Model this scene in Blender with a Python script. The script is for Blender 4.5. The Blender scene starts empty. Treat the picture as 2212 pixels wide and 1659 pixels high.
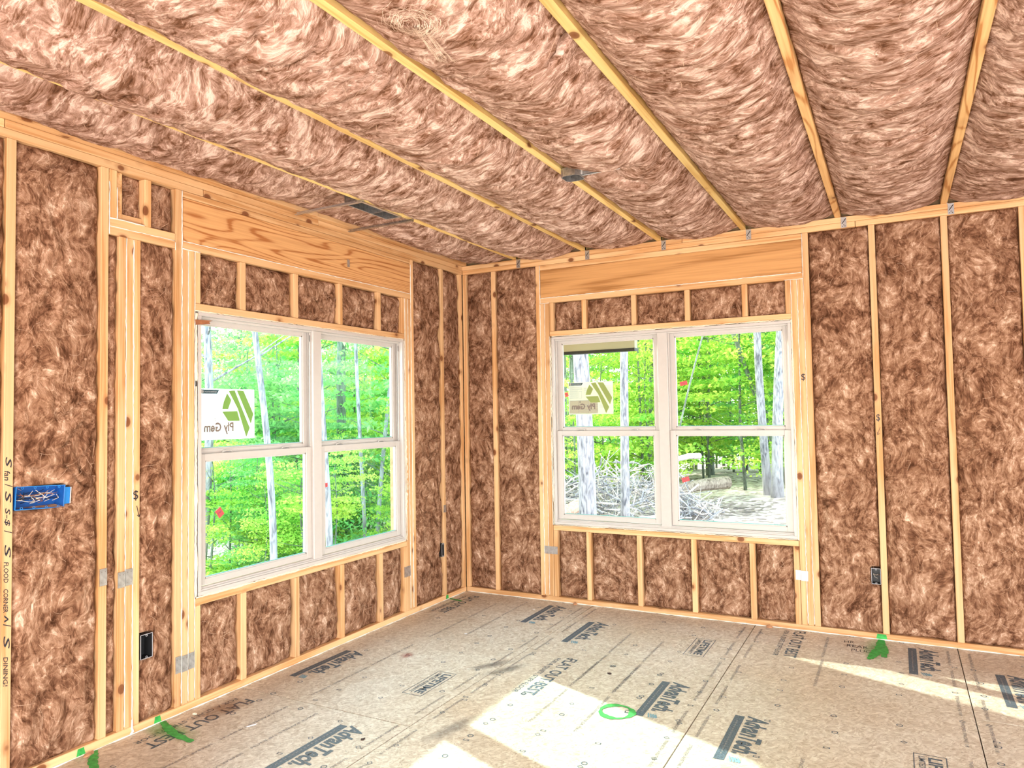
import bpy, bmesh, math, random
import numpy as np
from mathutils import Vector, Matrix, Euler

# ------------------------------------------------------------------ camera, world, sun, exposure
random.seed(7); rng = np.random.default_rng(11)
sc = bpy.context.scene
COL = sc.collection
CAM = np.array([3.2493, -5.2291, 1.4884]); YAW, PITCH, ROLL, FPX = 0.4891, 0.0410, -0.0172, 1556.14
fwd = Vector((-math.sin(YAW)*math.cos(PITCH), math.cos(YAW)*math.cos(PITCH), math.sin(PITCH)))
r0 = Vector((math.cos(YAW), math.sin(YAW), 0)); u0 = r0.cross(fwd)
cr, sr = math.cos(ROLL), math.sin(ROLL)
rt = cr*r0 + sr*u0; up = -sr*r0 + cr*u0
cam = bpy.data.cameras.new('camera'); cam_o = bpy.data.objects.new('camera', cam); COL.objects.link(cam_o)
m = Matrix(((rt.x, up.x, -fwd.x, CAM[0]), (rt.y, up.y, -fwd.y, CAM[1]), (rt.z, up.z, -fwd.z, CAM[2]), (0, 0, 0, 1)))
cam_o.matrix_world = m
cam.sensor_fit = 'HORIZONTAL'; cam.sensor_width = 36.0; cam.lens = FPX/2212*36.0
cam.clip_start = 0.05; cam.clip_end = 500
sc.camera = cam_o

SUN_DIR = Vector((1, -0.405, -0.455)).normalized()      # the way the light travels
world = bpy.data.worlds.new('world'); sc.world = world; world.use_nodes = True
wn = world.node_tree.nodes; wl = world.node_tree.links; wn.clear()
sky = wn.new('ShaderNodeTexSky'); sky.sky_type = 'NISHITA'; sky.sun_disc = False
sky.sun_elevation = math.radians(23); sky.sun_rotation = math.radians(-68); sky.air_density = 1.0; sky.dust_density = 2.5
mixw = wn.new('ShaderNodeMixRGB'); mixw.inputs[0].default_value = 0.55; mixw.inputs[2].default_value = (4.2, 4.4, 4.6, 1)
bg = wn.new('ShaderNodeBackground'); bg.inputs[1].default_value = 1.4
wo = wn.new('ShaderNodeOutputWorld')
wl.new(sky.outputs[0], mixw.inputs[1]); wl.new(mixw.outputs[0], bg.inputs[0]); wl.new(bg.outputs[0], wo.inputs[0])

sun = bpy.data.lights.new('sun', 'SUN'); sun.energy = 12.5; sun.angle = math.radians(0.8); sun.color = (1.0, 0.93, 0.83)
sun_o = bpy.data.objects.new('sun', sun); COL.objects.link(sun_o); sun_o.location = (-12, 6, 9)
sun_o.rotation_euler = SUN_DIR.to_track_quat('-Z', 'Y').to_euler()

def area(name, loc, target, sx, sy, power, color):
    l = bpy.data.lights.new(name, 'AREA'); l.shape = 'RECTANGLE'; l.size = sx; l.size_y = sy; l.energy = power; l.color = color
    o = bpy.data.objects.new(name, l); COL.objects.link(o); o.location = loc
    o.rotation_euler = (Vector(target) - Vector(loc)).to_track_quat('-Z', 'Y').to_euler()
    return o
# added fill lamps by unseen openings behind and right; low one brightens the ceiling
area('fill_behind', (3.7, -7.9, 1.3), (2.2, 0, 1.9), 4.4, 2.0, 70, (1.0, 0.95, 0.89))
area('fill_right', (6.85, -4.2, 1.2), (0.5, -3.0, 2.2), 4.4, 1.9, 55, (1.0, 0.95, 0.90))
area('ceiling_fill', (3.4, -6.6, 0.25), (2.6, -3.4, 2.76), 4.5, 1.6, 310, (1.0, 0.91, 0.84))

sc.view_settings.view_transform = 'Standard'; sc.view_settings.look = 'None'
sc.view_settings.gamma = 1.0; sc.view_settings.use_curve_mapping = False
sc.view_settings.exposure = 0.32
cy = sc.cycles
cy.max_bounces = 5; cy.diffuse_bounces = 3; cy.glossy_bounces = 2; cy.transmission_bounces = 1; cy.transparent_max_bounces = 8
cy.use_adaptive_sampling = True; cy.adaptive_threshold = 0.05; cy.adaptive_min_samples = 16
cy.caustics_reflective = False; cy.caustics_refractive = False
cy.sample_clamp_indirect = 6.0
try: cy.use_denoising = True
except Exception: pass

H = 2.683            # underside of the top plates
TP = 0.038
CEIL = H + 2*TP      # underside of the ceiling joists (2.759)
D = 0.089            # stud depth

# ------------------------------------------------------------------ helpers
def tag(o, label=None, cat=None, group=None, kind=None):
    if label: o['label'] = label
    if cat: o['category'] = cat
    if group: o['group'] = group
    if kind: o['kind'] = kind
    return o

def link(name, me, mat=None, parent=None, loc=(0, 0, 0)):
    o = bpy.data.objects.new(name, me); COL.objects.link(o); o.location = loc
    if mat is not None and me is not None and len(me.materials) == 0: me.materials.append(mat)
    if parent is not None: o.parent = parent
    return o

def empty(name, loc=(0, 0, 0)):
    o = bpy.data.objects.new(name, None); COL.objects.link(o); o.location = loc; o.empty_display_size = 0.1
    return o

def mesh_from(name, verts, faces, smooth=False):
    me = bpy.data.meshes.new(name)
    verts = np.asarray(verts, dtype=np.float32); nv = len(verts)
    faces = [tuple(f) for f in faces] if not isinstance(faces, np.ndarray) else faces
    if isinstance(faces, np.ndarray):
        k = faces.shape[1]; nf = len(faces)
        me.vertices.add(nv); me.vertices.foreach_set('co', verts.ravel())
        me.loops.add(nf*k); me.loops.foreach_set('vertex_index', faces.astype(np.int32).ravel())
        me.polygons.add(nf); me.polygons.foreach_set('loop_start', np.arange(0, nf*k, k, dtype=np.int32))
        me.update(calc_edges=True)
    else:
        me.from_pydata([tuple(map(float, v)) for v in verts], [], faces)
    me.validate()
    if smooth: me.polygons.foreach_set('use_smooth', np.ones(len(me.polygons), dtype=bool))
    me.update()
    return me

class MB:
    """collects shapes of one part"""
    def __init__(s): s.v = []; s.f = []
    def add(s, vs, fs):
        n = len(s.v); s.v += [tuple(v) for v in vs]; s.f += [tuple(i+n for i in f) for f in fs]
    def box(s, a, b):
        x0, y0, z0 = [min(p, q) for p, q in zip(a, b)]; x1, y1, z1 = [max(p, q) for p, q in zip(a, b)]
        s.add([(x0,y0,z0),(x1,y0,z0),(x1,y1,z0),(x0,y1,z0),(x0,y0,z1),(x1,y0,z1),(x1,y1,z1),(x0,y1,z1)],
              [(0,3,2,1),(4,5,6,7),(0,1,5,4),(1,2,6,5),(2,3,7,6),(3,0,4,7)])
    def tube(s, pts, r, n=6, cap=True):
        pts = [Vector(p) for p in pts]; rs = r if hasattr(r, '__len__') else [r]*len(pts)
        base = len(s.v); prev = None
        for i, p in enumerate(pts):
            t = (pts[min(i+1, len(pts)-1)] - pts[max(i-1, 0)])
            t = t.normalized() if t.length > 1e-9 else Vector((0, 0, 1))
            if prev is None:
                a = t.orthogonal().normalized()
            else:
                a = (prev - t*prev.dot(t)); a = a.normalized() if a.length > 1e-6 else t.orthogonal().normalized()
            prev = a; b = t.cross(a)
            for k in range(n):
                an = 2*math.pi*k/n
                s.v.append(tuple(p + (a*math.cos(an) + b*math.sin(an))*rs[i]))
        for i in range(len(pts)-1):
            for k in range(n):
                q = base+i*n; s.f.append((q+k, q+(k+1) % n, q+n+(k+1) % n, q+n+k))
        if cap:
            s.f.append(tuple(base+k for k in range(n))[::-1]); q = base+(len(pts)-1)*n; s.f.append(tuple(q+k for k in range(n)))
    def build(s, name, mat, parent=None, bevel=0, smooth=False, loc=(0, 0, 0)):
        me = mesh_from(name, s.v, s.f, smooth)
        if bevel:
            bm = bmesh.new(); bm.from_mesh(me)
            bmesh.ops.recalc_face_normals(bm, faces=bm.faces)
            bmesh.ops.bevel(bm, geom=bm.edges[:], offset=bevel, segments=1, affect='EDGES', clamp_overlap=True)
            bm.to_mesh(me); bm.free()
        return link(name, me, mat, parent, loc)

def beveled_box(name, a, b, mat, parent=None, bevel=0.0025):
    """a board or plate; origin at its centre"""
    c = [(p+q)/2 for p, q in zip(a, b)]; h = [abs(q-p)/2 for p, q in zip(a, b)]
    mb = MB(); mb.box([-x for x in h], h)
    return mb.build(name, mat, parent, bevel=min(bevel, min(h)*0.45), loc=c)

# ------------------------------------------------------------------ numpy gradient noise
_perm = np.random.default_rng(3).permutation(256); _perm = np.concatenate([_perm, _perm, _perm])
_g = np.random.default_rng(4).normal(size=(256, 3)); _g /= np.linalg.norm(_g, axis=1)[:, None]
def pn(x, y, z=0.0):
    x, y = np.broadcast_arrays(np.asarray(x, float), np.asarray(y, float)); z = np.broadcast_to(np.asarray(z, float), x.shape)
    xi, yi, zi = np.floor(x).astype(int), np.floor(y).astype(int), np.floor(z).astype(int)
    fx, fy, fz = x-xi, y-yi, z-zi
    ux, uy, uz = [t*t*t*(t*(t*6-15)+10) for t in (fx, fy, fz)]
    out = 0
    for dx in (0, 1):
        for dy in (0, 1):
            for dz in (0, 1):
                h = _perm[(_perm[(_perm[(xi+dx) & 255] + yi+dy) & 255] + zi+dz) & 255]
                g = _g[h]
                d = g[..., 0]*(fx-dx) + g[..., 1]*(fy-dy) + g[..., 2]*(fz-dz)
                w = (ux if dx else 1-ux)*(uy if dy else 1-uy)*(uz if dz else 1-uz)
                out = out + w*d
    return out*1.6

# ------------------------------------------------------------------ materials
def new_mat(name):
    mt = bpy.data.materials.new(name); mt.use_nodes = True
    nt = mt.node_tree; nt.nodes.clear()
    out = nt.nodes.new('ShaderNodeOutputMaterial'); bs = nt.nodes.new('ShaderNodeBsdfPrincipled')
    nt.links.new(bs.outputs[0], out.inputs[0])
    return mt, nt, bs, out
def N(nt, t, **kw):
    n = nt.nodes.new(t)
    for k, v in kw.items():
        if k.startswith('i_'): n.inputs[k[2:].replace('_', ' ')].default_value = v
        else: setattr(n, k, v)
    return n
def ramp(nt, stops, interp='LINEAR'):
    n = nt.nodes.new('ShaderNodeValToRGB'); cr_ = n.color_ramp; cr_.interpolation = interp
    while len(cr_.elements) > 1: cr_.elements.remove(cr_.elements[-1])
    cr_.elements[0].position = stops[0][0]; cr_.elements[0].color = (*stops[0][1], 1)
    for p, c in stops[1:]:
        e = cr_.elements.new(p); e.color = (*c, 1)
    return n
def plain(name, color, rough=0.6, metal=0.0, var=0.0, scale=30, spec=0.4, bump=0.0):
    mt, nt, bs, out = new_mat(name); bs.inputs['Roughness'].default_value = rough; bs.inputs['Metallic'].default_value = metal
    bs.inputs['Specular IOR Level'].default_value = spec
    tc = N(nt, 'ShaderNodeTexCoord'); no = N(nt, 'ShaderNodeTexNoise', i_Scale=scale, i_Detail=5.0)
    nt.links.new(tc.outputs['Object'], no.inputs['Vector'])
    lo = tuple(max(0, c*(1-var)) for c in color); hi = tuple(min(1, c*(1+var)) for c in color)
    rp = ramp(nt, [(0.3, lo), (0.7, hi)]); nt.links.new(no.outputs['Fac'], rp.inputs[0]); nt.links.new(rp.outputs[0], bs.inputs['Base Color'])
    if bump:
        b = N(nt, 'ShaderNodeBump', i_Strength=bump, i_Distance=0.002); nt.links.new(no.outputs['Fac'], b.inputs['Height']); nt.links.new(b.outputs[0], bs.inputs['Normal'])
    return mt

def wood(name, axis, light, dark, knots=True, ring=1.0, cath=0.0):
    mt, nt, bs, out = new_mat(name); L = nt.links.new
    tc = N(nt, 'ShaderNodeTexCoord'); oi = N(nt, 'ShaderNodeObjectInfo')
    off = N(nt, 'ShaderNodeVectorMath', operation='SCALE'); off.inputs[0].default_value = (13.7, 7.3, 5.1); L(oi.outputs['Random'], off.inputs['Scale'])
    add = N(nt, 'ShaderNodeVectorMath', operation='ADD'); L(tc.outputs['Object'], add.inputs[0]); L(off.outputs[0], add.inputs[1])
    s = [1.0, 1.0, 1.0]; s[axis] = 0.06 + 0.10*cath
    mp = N(nt, 'ShaderNodeMapping'); mp.inputs['Scale'].default_value = s; L(add.outputs[0], mp.inputs['Vector'])
    wob = N(nt, 'ShaderNodeTexNoise', i_Scale=2.6 if cath else 3.0, i_Detail=2.0); L(mp.outputs[0], wob.inputs['Vector'])
    # growth rings: sine of a warped radial value
    mul = N(nt, 'ShaderNodeMath', operation='MULTIPLY'); mul.inputs[1].default_value = 60*ring; L(wob.outputs['Fac'], mul.inputs[0])
    ks = [7.0, 7.0, 7.0]; ks[axis] = 5.0
    if cath: ks = [3.4]*3; ks[axis] = 2.2
    mk = N(nt, 'ShaderNodeMapping'); mk.inputs['Scale'].default_value = ks; L(add.outputs[0], mk.inputs['Vector'])
    vk = N(nt, 'ShaderNodeTexVoronoi', i_Scale=1.0); L(mk.outputs[0], vk.inputs['Vector'])
    kd = N(nt, 'ShaderNodeMath', operation='DIVIDE'); kd.inputs[0].default_value = 0.35 if knots else 0.0; 
    kp = N(nt, 'ShaderNodeMath', operation='ADD'); kp.inputs[1].default_value = 0.06; L(vk.outputs['Distance'], kp.inputs[0]); L(kp.outputs[0], kd.inputs[1])
    sm = N(nt, 'ShaderNodeMath', operation='ADD'); L(mul.outputs[0], sm.inputs[0]); L(kd.outputs[0], sm.inputs[1])
    sn = N(nt, 'ShaderNodeMath', operation='SINE'); L(sm.outputs[0], sn.inputs[0])
    fine_s = [90.0]*3; fine_s[axis] = 2.5
    mf = N(nt, 'ShaderNodeMapping'); mf.inputs['Scale'].default_value = fine_s; L(add.outputs[0], mf.inputs['Vector'])
    nf = N(nt, 'ShaderNodeTexNoise', i_Scale=1.0, i_Detail=3.0); L(mf.outputs[0], nf.inputs['Vector'])
    m1 = N(nt, 'ShaderNodeMath', operation='MULTIPLY_ADD'); m1.inputs[1].default_value = 0.20; m1.inputs[2].default_value = 0.02; L(sn.outputs[0], m1.inputs[0])
    if cath > 0.3:
        h1 = N(nt, 'ShaderNodeMath', operation='MULTIPLY_ADD'); h1.inputs[1].default_value = 0.5; h1.inputs[2].default_value = 0.5; L(sn.outputs[0], h1.inputs[0])
        h2 = N(nt, 'ShaderNodeMath', operation='POWER'); h2.inputs[1].default_value = 5.0; L(h1.outputs[0], h2.inputs[0]); L(h2.outputs[0], m1.inputs[0]); m1.inputs[1].default_value = 0.42; m1.inputs[2].default_value = -0.12
    m2 = N(nt, 'ShaderNodeMath', operation='ADD'); L(m1.outputs[0], m2.inputs[0]); L(nf.outputs['Fac'], m2.inputs[1])
    mid = tuple((a+b)/2 for a, b in zip(light, dark))
    rp = ramp(nt, [(0.2, light), (0.55, tuple(0.65*a+0.35*b for a, b in zip(light, dark))), (0.8, dark)]); L(m2.outputs[0], rp.inputs[0])
    hv = N(nt, 'ShaderNodeHueSaturation'); 
    vv = N(nt, 'ShaderNodeMapRange'); vv.inputs[3].default_value = 0.86; vv.inputs[4].default_value = 1.12; L(oi.outputs['Random'], vv.inputs[0]); L(vv.outputs[0], hv.inputs['Value']); L(rp.outputs[0], hv.inputs['Color'])
    last = hv.outputs[0]
    if knots:
        kr = ramp(nt, [(0.0, (1, 1, 1)), (0.11 if not cath else 0.06, (0.9, 0.9, 0.9)), (0.135 if not cath else 0.08, (0.3, 0.3, 0.3)), (0.22, (0, 0, 0))]); L(vk.outputs['Distance'], kr.inputs[0])
        mx = N(nt, 'ShaderNodeMixRGB'); mx.inputs[2].default_value = (0.20, 0.065, 0.022, 1); L(kr.outputs[0], mx.inputs[0]); L(last, mx.inputs[1]); last = mx.outputs[0]
    L(last, bs.inputs['Base Color']); bs.inputs['Roughness'].default_value = 0.62; bs.inputs['Specular IOR Level'].default_value = 0.25
    b = N(nt, 'ShaderNodeBump', i_Strength=0.12, i_Distance=0.001); L(m2.outputs[0], b.inputs['Height']); L(b.outputs[0], bs.inputs['Normal'])
    return mt
PL, PD = (0.85, 0.545, 0.285), (0.63, 0.32, 0.125)
W = [wood('pine_%s' % 'xyz'[i], i, PL, PD) for i in range(3)]
WJ = wood('spruce_joist', 1, (0.90, 0.66, 0.27), (0.70, 0.43, 0.14), ring=1.3)
WJ2 = wood('orange_joist', 1, (0.86, 0.55, 0.25), (0.50, 0.22, 0.07), ring=2.4, cath=0.35)
WH = wood('douglas_header_y', 1, (0.84, 0.47, 0.20), (0.46, 0.17, 0.05), ring=4.6, cath=0.7)
WV = wood('veneer_header_x', 0, (0.68, 0.36, 0.14), (0.40, 0.18, 0.055), knots=False, ring=1.1, cath=0.0)

def wool(name, stretch, seedoff, swirl=(2.6, 0.26), lift=0.0, contrast=1.0, bump=0.6, fs=(20.0, 7.5), crease_amt=-0.10, pink=0.0):
    """brown glass wool: cloudy pale fibres over dark hollows"""
    mt, nt, bs, out = new_mat(name); L = nt.links.new
    tc = N(nt, 'ShaderNodeTexCoord'); oi = N(nt, 'ShaderNodeObjectInfo')
    off = N(nt, 'ShaderNodeVectorMath', operation='SCALE'); off.inputs[0].default_value = (17.1, 9.3, seedoff); L(oi.outputs['Random'], off.inputs['Scale'])
    add = N(nt, 'ShaderNodeVectorMath', operation='ADD'); L(tc.outputs['Object'], add.inputs[0]); L(off.outputs[0], add.inputs[1])
    w1 = N(nt, 'ShaderNodeTexNoise', i_Scale=swirl[0], i_Detail=2.0); L(add.outputs[0], w1.inputs['Vector'])
    ws = N(nt, 'ShaderNodeVectorMath', operation='SCALE'); ws.inputs['Scale'].default_value = swirl[1]; L(w1.outputs['Color'], ws.inputs[0])
    a2 = N(nt, 'ShaderNodeVectorMath', operation='ADD'); L(add.outputs[0], a2.inputs[0]); L(ws.outputs[0], a2.inputs[1])
    mp = N(nt, 'ShaderNodeMapping'); mp.inputs['Scale'].default_value = stretch; L(a2.outputs[0], mp.inputs['Vector'])
    fib = N(nt, 'ShaderNodeTexNoise', i_Scale=fs[0], i_Detail=6.0, i_Roughness=0.70, i_Distortion=0.30); L(mp.outputs[0], fib.inputs['Vector'])
    cl = N(nt, 'ShaderNodeTexNoise', i_Scale=fs[1], i_Detail=4.0, i_Roughness=0.62, i_Distortion=0.35); L(a2.outputs[0], cl.inputs['Vector'])
    fr = N(nt, 'ShaderNodeTexNoise', i_Scale=17.0, i_Detail=2.0, i_Roughness=0.5, i_Distortion=0.8); L(mp.outputs[0], fr.inputs['Vector'])
    def ridge(src, width, amt):
        s1 = N(nt, 'ShaderNodeMath', operation='SUBTRACT'); s1.inputs[1].default_value = 0.5; L(src, s1.inputs[0])
        s2 = N(nt, 'ShaderNodeMath', operation='ABSOLUTE'); L(s1.outputs[0], s2.inputs[0])
        s3 = N(nt, 'ShaderNodeMapRange'); s3.interpolation_type = 'SMOOTHSTEP'; s3.inputs[1].default_value = 0.0; s3.inputs[2].default_value = width; s3.inputs[3].default_value = amt; s3.inputs[4].default_value = 0.0; L(s2.outputs[0], s3.inputs[0])
        return s3.outputs[0]
    strands = ridge(fr.outputs['Fac'], 0.035, 0.10)
    cre = N(nt, 'ShaderNodeTexNoise', i_Scale=6.5, i_Detail=3.0, i_Roughness=0.68, i_Distortion=0.6); L(mp.outputs[0], cre.inputs['Vector'])
    crease = ridge(cre.outputs['Fac'], 0.05, crease_amt)
    m1 = N(nt, 'ShaderNodeMath', operation='MULTIPLY_ADD'); m1.inputs[1].default_value = 0.62; L(cl.outputs['Fac'], m1.inputs[0]); L(fib.outputs['Fac'], m1.inputs[2])
    m2 = N(nt, 'ShaderNodeMath', operation='ADD'); L(m1.outputs[0], m2.inputs[0]); L(strands, m2.inputs[1])
    m3 = N(nt, 'ShaderNodeMath', operation='ADD'); L(m2.outputs[0], m3.inputs[0]); L(crease, m3.inputs[1])
    rp = ramp(nt, [(0.0, (0.075, 0.030, 0.015)), (0.28, (0.19, 0.088, 0.048)), (0.5, (0.33, 0.175+0.012*pink, 0.103+0.03*pink)), (0.72, (0.50, 0.30+0.012*pink, 0.195+0.045*pink)), (1.0, (0.82, 0.60, 0.45+0.05*pink))])
    mid = 0.805-lift
    mr = N(nt, 'ShaderNodeMapRange'); mr.inputs[1].default_value = mid-0.27/contrast; mr.inputs[2].default_value = mid+0.27/contrast; L(m3.outputs[0], mr.inputs[0]); L(mr.outputs[0], rp.inputs[0])
    L(rp.outputs[0], bs.inputs['Base Color']); bs.inputs['Roughness'].default_value = 0.95; bs.inputs['Specular IOR Level'].default_value = 0.05
    b = N(nt, 'ShaderNodeBump', i_Strength=bump, i_Distance=0.026); L(fib.outputs['Fac'], b.inputs['Height']); L(b.outputs[0], bs.inputs['Normal'])
    return mt
WOOL_C = wool('brown_wool_lit_ceiling', (0.62, 1.55, 1.2), 3.3, (3.2, 0.24), 0.075, 1.08, 0.55, (18.0, 8.5), -0.11, 1.0)  # same wool, colour lightened to imitate the brighter light on the ceiling
WOOL_R = wool('brown_wool_dim_end_wall', (1.3, 1.0, 0.8), 5.5, lift=-0.012)  # both wall copies darkened in colour to imitate their dimmer light
WOOL_L = wool('brown_wool_dim_side_wall', (1.0, 1.3, 0.8), 7.7, lift=-0.012)
FIBRE = plain('loose_fibre', (0.62, 0.42, 0.29), 0.9, var=0.2, spec=0.05)

def osb():
    mt, nt, bs, out = new_mat('oriented_strand_board'); L = nt.links.new
    tc = N(nt, 'ShaderNodeTexCoord')
    wn_ = N(nt, 'ShaderNodeTexNoise', i_Scale=9.0, i_Detail=2.0); L(tc.outputs['Object'], wn_.inputs['Vector'])
    ws = N(nt, 'ShaderNodeVectorMath', operation='SCALE'); ws.inputs['Scale'].default_value = 0.10; L(wn_.outputs['Color'], ws.inputs[0])
    ad = N(nt, 'ShaderNodeVectorMath', operation='ADD'); L(tc.outputs['Object'], ad.inputs[0]); L(ws.outputs[0], ad.inputs[1])
    last = None
    for k, (rz, sc_) in enumerate(((0.5, (130, 34, 30)), (-0.7, (105, 30, 30)), (1.4, (150, 45, 30)))):
        mp = N(nt, 'ShaderNodeMapping'); mp.inputs['Rotation'].default_value = (0, 0, rz); L(ad.outputs[0], mp.inputs['Vector'])
        m_ = N(nt, 'ShaderNodeMapping'); m_.inputs['Scale'].default_value = sc_; L(mp.outputs[0], m_.inputs['Vector'])
        v = N(nt, 'ShaderNodeTexVoronoi', i_Scale=1.0); L(m_.outputs[0], v.inputs['Vector'])
        sp = N(nt, 'ShaderNodeSeparateColor'); L(v.outputs['Color'], sp.inputs[0])
        if last is None: last = sp.outputs[0]
        else:
            g = N(nt, 'ShaderNodeMath', operation='MULTIPLY_ADD'); g.inputs[1].default_value = 0.7; L(sp.outputs[0], g.inputs[0]); L(last, g.inputs[2]); last = g.outputs[0]
    big = N(nt, 'ShaderNodeTexNoise', i_Scale=1.3, i_Detail=4.0); L(tc.outputs['Object'], big.inputs['Vector'])
    g = N(nt, 'ShaderNodeMath', operation='MULTIPLY_ADD'); g.inputs[1].default_value = 1.0; L(big.outputs['Fac'], g.inputs[0]); L(last, g.inputs[2])
    mr = N(nt, 'ShaderNodeMapRange'); mr.inputs[1].default_value = 0.5; mr.inputs[2].default_value = 3.0; L(g.outputs[0], mr.inputs[0])
    rp = ramp(nt, [(0, (0.40, 0.325, 0.235)), (0.35, (0.56, 0.495, 0.40)), (0.6, (0.67, 0.615, 0.515)), (1, (0.86, 0.83, 0.73))]); L(mr.outputs[0], rp.inputs[0])
    # dark specks
    sp_n = N(nt, 'ShaderNodeTexNoise', i_Scale=120.0, i_Detail=2.0); L(tc.outputs['Object'], sp_n.inputs['Vector'])
    sr_ = ramp(nt, [(0.66, (0, 0, 0)), (0.72, (0.7, 0.7, 0.7))]); L(sp_n.outputs['Fac'], sr_.inputs[0])
    mx = N(nt, 'ShaderNodeMixRGB'); mx.inputs[2].default_value = (0.13, 0.09, 0.06, 1); L(sr_.outputs[0], mx.inputs[0]); L(rp.outputs[0], mx.inputs[1])
    # brownish areas scattered at random over the sheet
    st = N(nt, 'ShaderNodeTexNoise', i_Scale=0.9, i_Detail=3.0, i_Distortion=0.6); 
    so = N(nt, 'ShaderNodeMapping'); so.inputs['Location'].default_value = (4.1, 2.2, 0); L(tc.outputs['Object'], so.inputs['Vector']); L(so.outputs[0], st.inputs['Vector'])
    s_r = ramp(nt, [(0.5, (0, 0, 0)), (0.72, (0.45, 0.45, 0.45))]); L(st.outputs['Fac'], s_r.inputs[0])
    mx2 = N(nt, 'ShaderNodeMixRGB'); mx2.blend_type = 'MULTIPLY'; mx2.inputs[2].default_value = (0.80, 0.62, 0.46, 1); L(s_r.outputs[0], mx2.inputs[0]); L(mx.outputs[0], mx2.inputs[1])
    L(mx2.outputs[0], bs.inputs['Base Color']); bs.inputs['Roughness'].default_value = 0.45; bs.inputs['Specular IOR Level'].default_value = 0.35
    b = N(nt, 'ShaderNodeBump', i_Strength=0.25, i_Distance=0.0015); L(last, b.inputs['Height']); L(b.outputs[0], bs.inputs['Normal'])
    return mt
OSB = osb()
SHEATH = plain('wall_sheathing', (0.42, 0.27, 0.14), 0.8, var=0.3, scale=25)
VINYL = plain('white_vinyl', (0.60, 0.56, 0.525), 0.35, var=0.02, spec=0.5)
FOAM = plain('spray_foam', (0.86, 0.76, 0.60), 0.8, var=0.12, scale=60, bump=0.6)
CAULK = plain('white_caulk', (0.93, 0.89, 0.80), 0.7, var=0.06, scale=80)
INK = plain('blue_black_ink', (0.085, 0.12, 0.155), 0.6, var=0.5, scale=120)
INKP = plain('faint_ink', (0.22, 0.215, 0.215), 0.6, var=0.3, scale=120)
INKL = plain('pale_blue_ink', (0.20, 0.36, 0.44), 0.6, var=0.3, scale=120)
MARKER = plain('black_marker', (0.02, 0.02, 0.03), 0.5)
GREENP = plain('green_spray_paint', (0.045, 0.40, 0.075), 0.6, var=0.35, scale=40)
STEEL = plain('galvanised_steel', (0.62, 0.64, 0.66), 0.32, metal=0.85, var=0.18, scale=45)
DSTEEL = plain('dull_steel', (0.42, 0.41, 0.40), 0.35, metal=0.9, var=0.3, scale=60)
BLUE = plain('blue_plastic', (0.012, 0.11, 0.42), 0.35, var=0.1)
BLACK = plain('black_plastic', (0.018, 0.018, 0.02), 0.4, var=0.1)
BEIGEW = plain('white_wire', (0.75, 0.70, 0.62), 0.5)
COPPER = plain('copper_wire', (0.75, 0.34, 0.16), 0.35, metal=0.8)
REDT = plain('red_tag', (0.85, 0.09, 0.10), 0.6)
SHIMW = plain('cedar_shim', (0.27, 0.10, 0.04), 0.7, var=0.35, scale=40)

def glass_mat(name, tint=(0.93, 1.0, 0.98)):
    mt, nt, bs, out = new_mat(name); nt.nodes.remove(bs); L = nt.links.new
    tr = N(nt, 'ShaderNodeBsdfTransparent'); tr.inputs[0].default_value = (*tint, 1)
    gl = N(nt, 'ShaderNodeBsdfGlossy'); gl.inputs['Roughness'].default_value = 0.02; gl.inputs[0].default_value = (1, 1, 1, 1)
    lw = N(nt, 'ShaderNodeLayerWeight'); pw = N(nt, 'ShaderNodeMath', operation='POWER'); pw.inputs[1].default_value = 4.0; L(lw.outputs['Facing'], pw.inputs[0])
    fr = N(nt, 'ShaderNodeMath', operation='MULTIPLY_ADD'); fr.inputs[1].default_value = 0.55; fr.inputs[2].default_value = 0.004; L(pw.outputs[0], fr.inputs[0]); mx = N(nt, 'ShaderNodeMixShader')
    L(fr.outputs[0], mx.inputs[0]); L(tr.outputs[0], mx.inputs[1]); L(gl.outputs[0], mx.inputs[2]); L(mx.outputs[0], out.inputs[0])
    return mt
GLASS = glass_mat('window_glass', (0.95, 1.0, 0.96)); GLASS_T = glass_mat('teal_haze_glass', (0.85, 0.985, 0.965))  # teal tint puts the cyan glare haze of the side panes into the colour
EDGE = plain('teal_glass_edge', (0.10, 0.42, 0.42), 0.3)

def bark_mat(name, lo, hi):
    mt, nt, bs, out = new_mat(name); L = nt.links.new
    tc = N(nt, 'ShaderNodeTexCoord'); mp = N(nt, 'ShaderNodeMapping'); mp.inputs['Scale'].default_value = (1, 1, 0.22); L(tc.outputs['Object'], mp.inputs['Vector'])
    no = N(nt, 'ShaderNodeTexNoise', i_Scale=26.0, i_Detail=4.0, i_Distortion=0.7); L(mp.outputs[0], no.inputs['Vector'])
    n2 = N(nt, 'ShaderNodeTexNoise', i_Scale=2.5); L(tc.outputs['Object'], n2.inputs['Vector'])
    ad = N(nt, 'ShaderNodeMath', operation='MULTIPLY_ADD'); ad.inputs[1].default_value = 0.4; L(n2.outputs['Fac'], ad.inputs[0]); L(no.outputs['Fac'], ad.inputs[2])
    rp = ramp(nt, [(0.5, lo), (0.8, hi)]); L(ad.outputs[0], rp.inputs[0]); L(rp.outputs[0], bs.inputs['Base Color']); bs.inputs['Roughness'].default_value = 0.9
    b = N(nt, 'ShaderNodeBump', i_Strength=0.8, i_Distance=0.03); L(no.outputs['Fac'], b.inputs['Height']); L(b.outputs[0], bs.inputs['Normal'])
    return mt
BARK = bark_mat('grey_bark', (0.11, 0.105, 0.13), (0.40, 0.38, 0.42))
PALEB = bark_mat('pale_cut_wood', (0.34, 0.27, 0.25), (0.80, 0.72, 0.68))
BARKD = bark_mat('dark_bark', (0.06, 0.075, 0.06), (0.20, 0.23, 0.19))
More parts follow.
